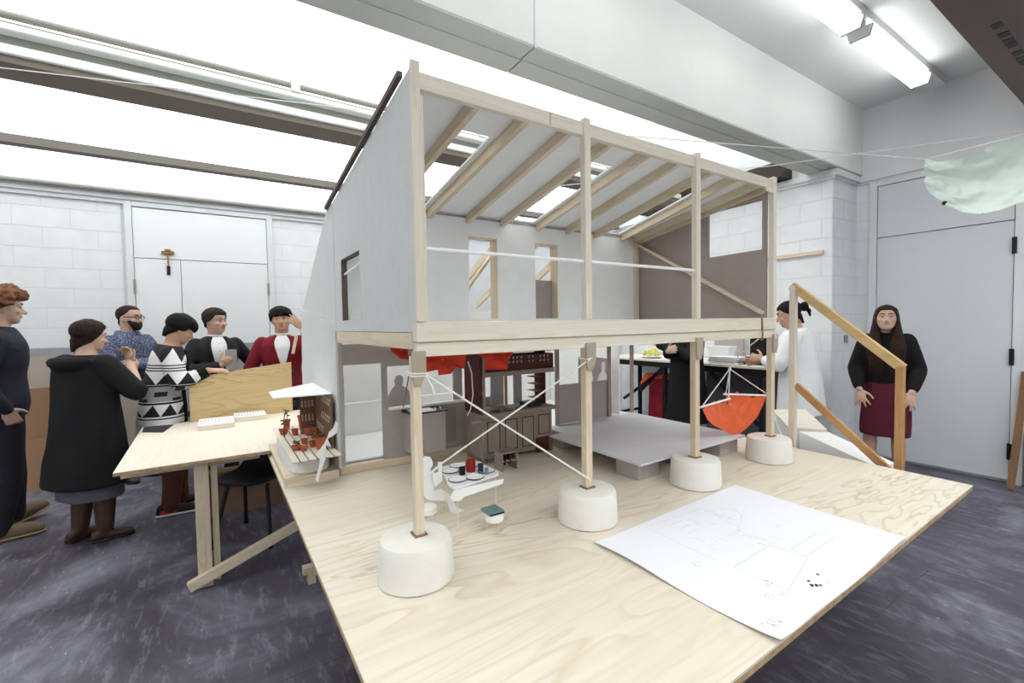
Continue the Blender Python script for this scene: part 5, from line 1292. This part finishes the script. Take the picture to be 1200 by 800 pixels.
E_, W_ = f.J(*RA[0]), f.J(*RA[1])
part('cuff', MB().limb([E_.lerp(W_, .68), E_.lerp(W_, .97)], [.050, .044], 14, ends=False), M_blk, f.root, smooth=60)
part('cuff_stripe', MB().limb([E_.lerp(W_, .60), E_.lerp(W_, .64)], [.0515, .0505], 14, ends=False), M_shirt, f.root, smooth=60)
f.patch(-.08, .27, lambda t: .34 + .16*t, .012, plain('grey_tshirt', (190, 190, 196), .8, .04), 'shirt_front', CG)
for sg in (-1, 1):
    o = MB(); pts = [f.tp(-.08 + .35*k/10, sg*(.40 + .16*k/10), .016, CG) for k in range(11)]; o.limb(pts, [.014]*11, 8); part('cardigan_border', o, M_blk, f.root, smooth=60)
M_mar = plain('maroon_brown_trousers', (92, 54, 44), .8, .08, 16.0, .2, 260.0)
o = MB(); f.trunk(o, -.09, .04, .006); f.leg(o, 1, *LR, .014, flare=.014); f.leg(o, -1, *LL, .014, flare=.014); f.garment('trousers', o, M_mar)
M_snk = plain('black_trainer_mesh', (44, 34, 34), .7, .1, 60.0); M_redp = plain('red_trainer_trim', (190, 54, 50), .6)
for an, yw in ((LR[1], -8), (LL[1], 6)): f.shoe(an, yw, M_snk, M_shirt, 'trainer', .29, .10, accent=M_redp)

# ---- man in the dark jacket
f = Figure('smiling dark haired man in a dark jacket and white shirt behind the plywood screen', (.0, 5.12), -168, 1.68, -.02, head=(0, 0, 34))
RA, LA = ((.165, .035, .635), (.010, .125, .665)), ((-.20, -.03, .64), (-.115, .065, .565))
f.make_head(); f.trunk(f.body, -.07, .30, -.012)
for sg, (el, wr) in ((1, RA), (-1, LA)): f.arm(f.body, sg, el, wr)
f.hand(f.body, RA[1], (-.75, .25, .55), (-.2, -.9, .1), 1, .75); f.hand(f.body, LA[1], (.5, .5, -.5), (.3, -.6, -.2), -1, .5)
f.leg(f.body, 1, *STAND); f.leg(f.body, -1, *STANDL); f.finish(); f.face(M_hbrown)
f.hair(M_hbrown, lambda a: .26 if abs(a) < .8 else (.24 - (abs(a)-.8)*.36 if abs(a) < 1.6 else -.05 - (abs(a)-1.6)*.16), lambda a, t: .07 + .03*math.cos(a*2)*(1-t), .035, seed=2.1)
M_djk = plain('charcoal_jacket', (40, 37, 39), .8, .08, 20.0, .2, 300.0)
o = MB(); f.trunk(o, -.075, .287, .016, wob=.002); [f.arm(o, sg, el, wr, .011, .96) for sg, (el, wr) in ((1, RA), (-1, LA))]; collar(f, o, .010, .012, .286); f.garment('jacket', o, M_djk)
f.patch(.02, .288, lambda t: .08 + .26*t, .021, M_shirt, 'shirt_front')
for sg in (-1, 1):
    pts = [f.tp(.05 + .235*k/10, sg*(.10 + .32*k/10), .024) for k in range(11)]; part('lapel', MB().limb(pts, [.010 + .012*math.sin(PI*k/10) for k in range(11)], 8, flat=.45), M_djk, f.root, smooth=60)
o = MB(); collar(f, o, .004, .009, .297); part('shirt_collar', o, M_shirt, f.root, smooth=60)
for k in range(5): part('button', MB().ball(f.tp(.09 + .04*k, .0, .0225), .0045, 8, 5), M_grey, f.root)
o = MB(); f.trunk(o, -.09, .04, .006); f.leg(o, 1, *STAND, .010, flare=.016); f.leg(o, -1, *STANDL, .010, flare=.016); f.garment('trousers', o, M_denim)
f.shoe(STAND[1], -8, M_boot, M_black); f.shoe(STANDL[1], 8, M_boot, M_black)
def at_local(f, p, yaw, loc): c, s_ = math.cos(math.radians(yaw)), math.sin(math.radians(yaw)); return V((loc[0] + p[0]*c - p[1]*s_, loc[1] + p[0]*s_ + p[1]*c, p[2]))
q = at_local(f, V((-.065, .235, 1.16)), -168, (.0, 5.12))
bro = MB().box(q.x-.045, q.x+.045, q.y-.003, q.y+.003, q.z-.095, q.z+.10)
single('grey_brochure', bro, M_grey, 'narrow grey brochure held upright by the man in the dark jacket', 'brochure')

# ---- man in the red cardigan
f = Figure('dark haired man in a dark red cardigan covering his eyes with one hand', (.515, 4.74), 176, 1.685, -.01, head=(4, 4, -6), skin=M_skin2)
RA, LA = ((.165, -.015, .625), (.150, .055, .50)), ((-.185, .095, .705), (-.098, .150, .858))
f.make_head(); f.trunk(f.body, -.07, .30, -.012)
for sg, (el, wr) in ((1, RA), (-1, LA)): f.arm(f.body, sg, el, wr)
f.hand(f.body, RA[1], (-.15, .2, -1), (-1, 0, 0), 1, .4); f.hand(f.body, LA[1], (.62, .02, .62), (.2, -1, .0), -1, .12, .16)
f.leg(f.body, 1, *STAND); f.leg(f.body, -1, *STANDL); f.finish(.0055); f.face(M_hblack)
f.hair(M_hblack, lambda a: .13 if abs(a) < .9 else (.10 - (abs(a)-.9)*.22), lambda a, t: .08 + .03*math.sin(t*PI), .025, seed=9.0)
M_redk = plain('dark_red_knit', (122, 30, 42), .85, .08, 40.0, .2, 260.0)
o = MB(); f.trunk(o, -.06, .287, .015, wob=.002); f.arm(o, 1, *RA, .010, .95); f.arm(o, -1, *LA, .012, .93, 1.1); f.garment('cardigan', o, M_redk)
f.patch(.10, .288, lambda t: .03 + .36*t, .021, M_shirt, 'shirt_front')
for sg in (-1, 1):
    pts = [f.tp(.09 + .195*k/10, sg*(.04 + .38*k/10), .020) for k in range(11)]; part('cardigan_border', MB().limb(pts, [.011]*11, 8, flat=.6), M_redk, f.root, smooth=60)
o = MB(); collar(f, o, .005, .010, .297); part('shirt_collar', o, M_shirt, f.root, smooth=60)
for sg, (el, wr) in ((1, RA), (-1, LA)):
    E_, W_ = f.J(*el), f.J(*wr); part('shirt_cuff', MB().limb([E_.lerp(W_, .90), E_.lerp(W_, 1.02)], [.040, .036], 14, ends=False), M_shirt, f.root, smooth=60)
for k in range(3): part('button', MB().ball(f.tp(-.02 + .045*k, .0, .0165), .006, 8, 5), M_black, f.root)
o = MB(); f.trunk(o, -.09, .04, .006); f.leg(o, 1, *STAND, .010, flare=.016); f.leg(o, -1, *STANDL, .010, flare=.016); f.garment('trousers', o, M_denim)
f.shoe(STAND[1], -8, M_black); f.shoe(STANDL[1], 8, M_black)
single('timber_stick', MB().bar((.60, 4.42, 1.38), (.565, 4.42, 1.22), .022, .03, (0, 1, 0)), pine(2), 'short pale timber stick hanging at the edge of the lean-to by the red cardigan', 'timber')

# ---- person in the black coat by the long table
f = Figure('person in a long black coat with folded arms in front of the long table', (4.12, 2.98), 62, 1.72, .0, build=1.04)
RA, LA = ((.16, .045, .635), (-.05, .14, .665)), ((-.165, .05, .64), (.075, .15, .70))
f.make_head(); f.trunk(f.body, -.07, .30, -.012)
for sg, (el, wr) in ((1, RA), (-1, LA)): f.arm(f.body, sg, el, wr)
f.hand(f.body, RA[1], (-1, .1, .25), (.1, -1, 0), 1, .4); f.hand(f.body, LA[1], (1, .1, .45), (.1, -1, 0), -1, .4)
f.leg(f.body, 1, *STAND); f.leg(f.body, -1, *STANDL); f.finish(.007); f.face()
f.hair(M_hblack, lambda a: .2 if abs(a) < .9 else (.18 - (abs(a)-.9)*.3), lambda a, t: .06, .02)
CL = [(-.29, .125, .105, 0), (-.10, .115, .09, 0), (.02, .108, .08, 0), (.1, .1, .074, 0), (.2, .112, .076, 0), (.25, .112, .068, 0), (.27, .104, .058, -.004), (.285, .066, .05, -.006)]
o = MB(); f.trunk(o, -.29, .285, .012, table=CL, wob=.004, m=20); [f.arm(o, sg, el, wr, .012, .97) for sg, (el, wr) in ((1, RA), (-1, LA))]; collar(f, o, .01, .016); f.garment('long_coat', o, M_coat)
o = MB(); f.trunk(o, -.09, .02, .0); f.leg(o, 1, *STAND, .010, flare=.016); f.leg(o, -1, *STANDL, .010, flare=.016); f.garment('trousers', o, M_denim)
f.shoe(STAND[1], -8, M_black); f.shoe(STANDL[1], 8, M_black)

# ---- woman in the white shirt
f = Figure('dark haired woman in a loose white shirt reaching over the long table', (4.22, 1.93), 12, 1.66, .10, head=(-14, 0, 18), nod=.16, skin=M_skin2, build=1.05)
RA, LA = ((.14, .085, .65), (.125, .215, .64)), ((-.155, .06, .645), (-.03, .165, .66))
f.make_head(); f.trunk(f.body, -.07, .30, -.012)
for sg, (el, wr) in ((1, RA), (-1, LA)): f.arm(f.body, sg, el, wr)
f.hand(f.body, RA[1], (.1, 1, -.1), (-1, 0, -.3), 1, .35); f.hand(f.body, LA[1], (.2, 1, .15), (1, 0, -.2), -1, .45)
f.leg(f.body, 1, *STAND); f.leg(f.body, -1, *STANDL); f.finish(); f.face()
def bun(o): o.ball(f.H((0, -.58, .16)), (.17*f.hh, .15*f.hh, .19*f.hh), 14, 9); o.limb([f.H((0, -.60, .12)), f.H((.04, -.70, -.05)), f.H((.02, -.68, -.25))], [.09*f.hh, .08*f.hh, .03*f.hh], 10)
f.hair(M_hblack, lambda a: .24 if abs(a) < .8 else (.22 - (abs(a)-.8)*.30), lambda a, t: .035, .012, extra=bun)
SH = [(-.145, .125, .098, -.006), (0, .118, .088, -.006), (.10, .108, .078, -.004), (.20, .112, .074, 0), (.245, .112, .068, 0), (.268, .102, .058, -.004), (.285, .064, .05, -.008)]
o = MB(); f.trunk(o, -.14, .287, .010, table=SH, wob=.005); [f.arm(o, sg, el, wr, .015, .85, 1.15) for sg, (el, wr) in ((1, RA), (-1, LA))]; collar(f, o, .006, .012, .29); f.garment('shirt', o, M_shirt)
o = MB(); f.trunk(o, -.09, .02, .0); f.leg(o, 1, *STAND, .006); f.leg(o, -1, *STANDL, .006); f.garment('trousers', o, M_denim)
f.shoe(STAND[1], -8, M_black); f.shoe(STANDL[1], 8, M_black)

# ---- woman in the burgundy skirt
f = Figure('woman with long brown hair, black jumper and burgundy skirt leaning forward behind the stair rail', (4.89, 1.535), 106, 1.62, .24, head=(10, 0, 3), nod=.24, hips=-.04, build=.86)
RA, LA = ((.132, .01, .625), (.105, .115, .515)), ((-.132, .01, .625), (-.105, .115, .515))
f.make_head(nose=.95); f.trunk(f.body, -.07, .30, -.012)
for sg, (el, wr) in ((1, RA), (-1, LA)): f.arm(f.body, sg, el, wr); f.hand(f.body, wr, (-sg*.18, .35, -1), (-sg*.2, -1, -.2), sg, .15, .45)
LR, LL = ((.062, .03, .285), (.065, -.01, .046)), ((-.055, .03, .285), (-.06, -.01, .046))
f.leg(f.body, 1, *LR); f.leg(f.body, -1, *LL); f.finish(.0055); f.face(M_hlong)
def locks(o):
    for sg in (-1, 1):
        for k in range(6):
            x = .10 + .055*k; p0 = f.H((sg*(.18 + .03*k), .06 - .05*k, .18)); p1 = f.H((sg*(.315 + .008*k), .06 - .05*k, -.22))
            q = f.tp(.225, sg*(.24 + .08*k), .030); r_ = f.tp(.13, sg*(.20 + .075*k), .034 + .006*(k % 2)); e = f.tp(.045 + .012*(k % 3), sg*(.16 + .09*k), .026)
            o.limb([p0, p1, q, r_, e], [.016, .022, .024, .022, .008], 10)
f.hair(M_hlong, lambda a: .27 if abs(a) < .5 else (.27 - (abs(a)-.5)*.42 if abs(a) < 1.5 else -.15 - (abs(a)-1.5)*.2), lambda a, t: .045, .012, extra=locks, rem=.006)
JU = [(-.02, .104, .078, -.006), (.03, .112, .082, -.004), (.10, .116, .080, 0), (.19, .120, .078, 0), (.24, .118, .070, 0), (.266, .104, .058, -.004), (.288, .058, .05, -.006), (.302, .046, .046, -.006)]
o = MB(); f.trunk(o, -.01, .302, .010, table=JU, wob=.003)
for sg, (el, wr) in ((1, RA), (-1, LA)): f.arm(o, sg, el, wr, .014, .90, 1.2)
f.garment('jumper', o, M_coat)
SK = [(-.27, .122, .085, .044), (-.20, .124, .09, .034), (-.10, .120, .094, .014), (0, .112, .086, 0), (.05, .098, .072, -.002)]
o = MB(); f.trunk(o, -.262, .05, .006, table=SK, wob=.003); f.garment('skirt', o, plain('burgundy_cloth', (92, 34, 48), .8, .07, 14.0, .2, 260.0))
for an, yw in ((LR[1], -12), (LL[1], 10)): f.shoe(an, yw, M_coat, M_black, 'ankle_boot', .24, .10)

# ------------------------------------------------------------------ fuse every body and garment into one continuous skin
for q, vox, it in REM:
    m = q.modifiers.new('fuse', 'REMESH'); m.mode = 'VOXEL'; m.voxel_size = vox; m.use_smooth_shade = True
    if it: sm = q.modifiers.new('smooth', 'SMOOTH'); sm.factor = .5; sm.iterations = it
dg = bpy.context.evaluated_depsgraph_get()
done = [(q, bpy.data.meshes.new_from_object(q.evaluated_get(dg))) for q, _, _ in REM]
for q, me in done:
    mats = [m for m in q.data.materials]; old = q.data; q.modifiers.clear(); q.data = me; me.name = q.name
    me.materials.clear(); [me.materials.append(m) for m in mats]
    me.polygons.foreach_set('use_smooth', [True]*len(me.polygons)); me.polygons.foreach_set('material_index', [0]*len(me.polygons)); me.update()
    bpy.data.meshes.remove(old)
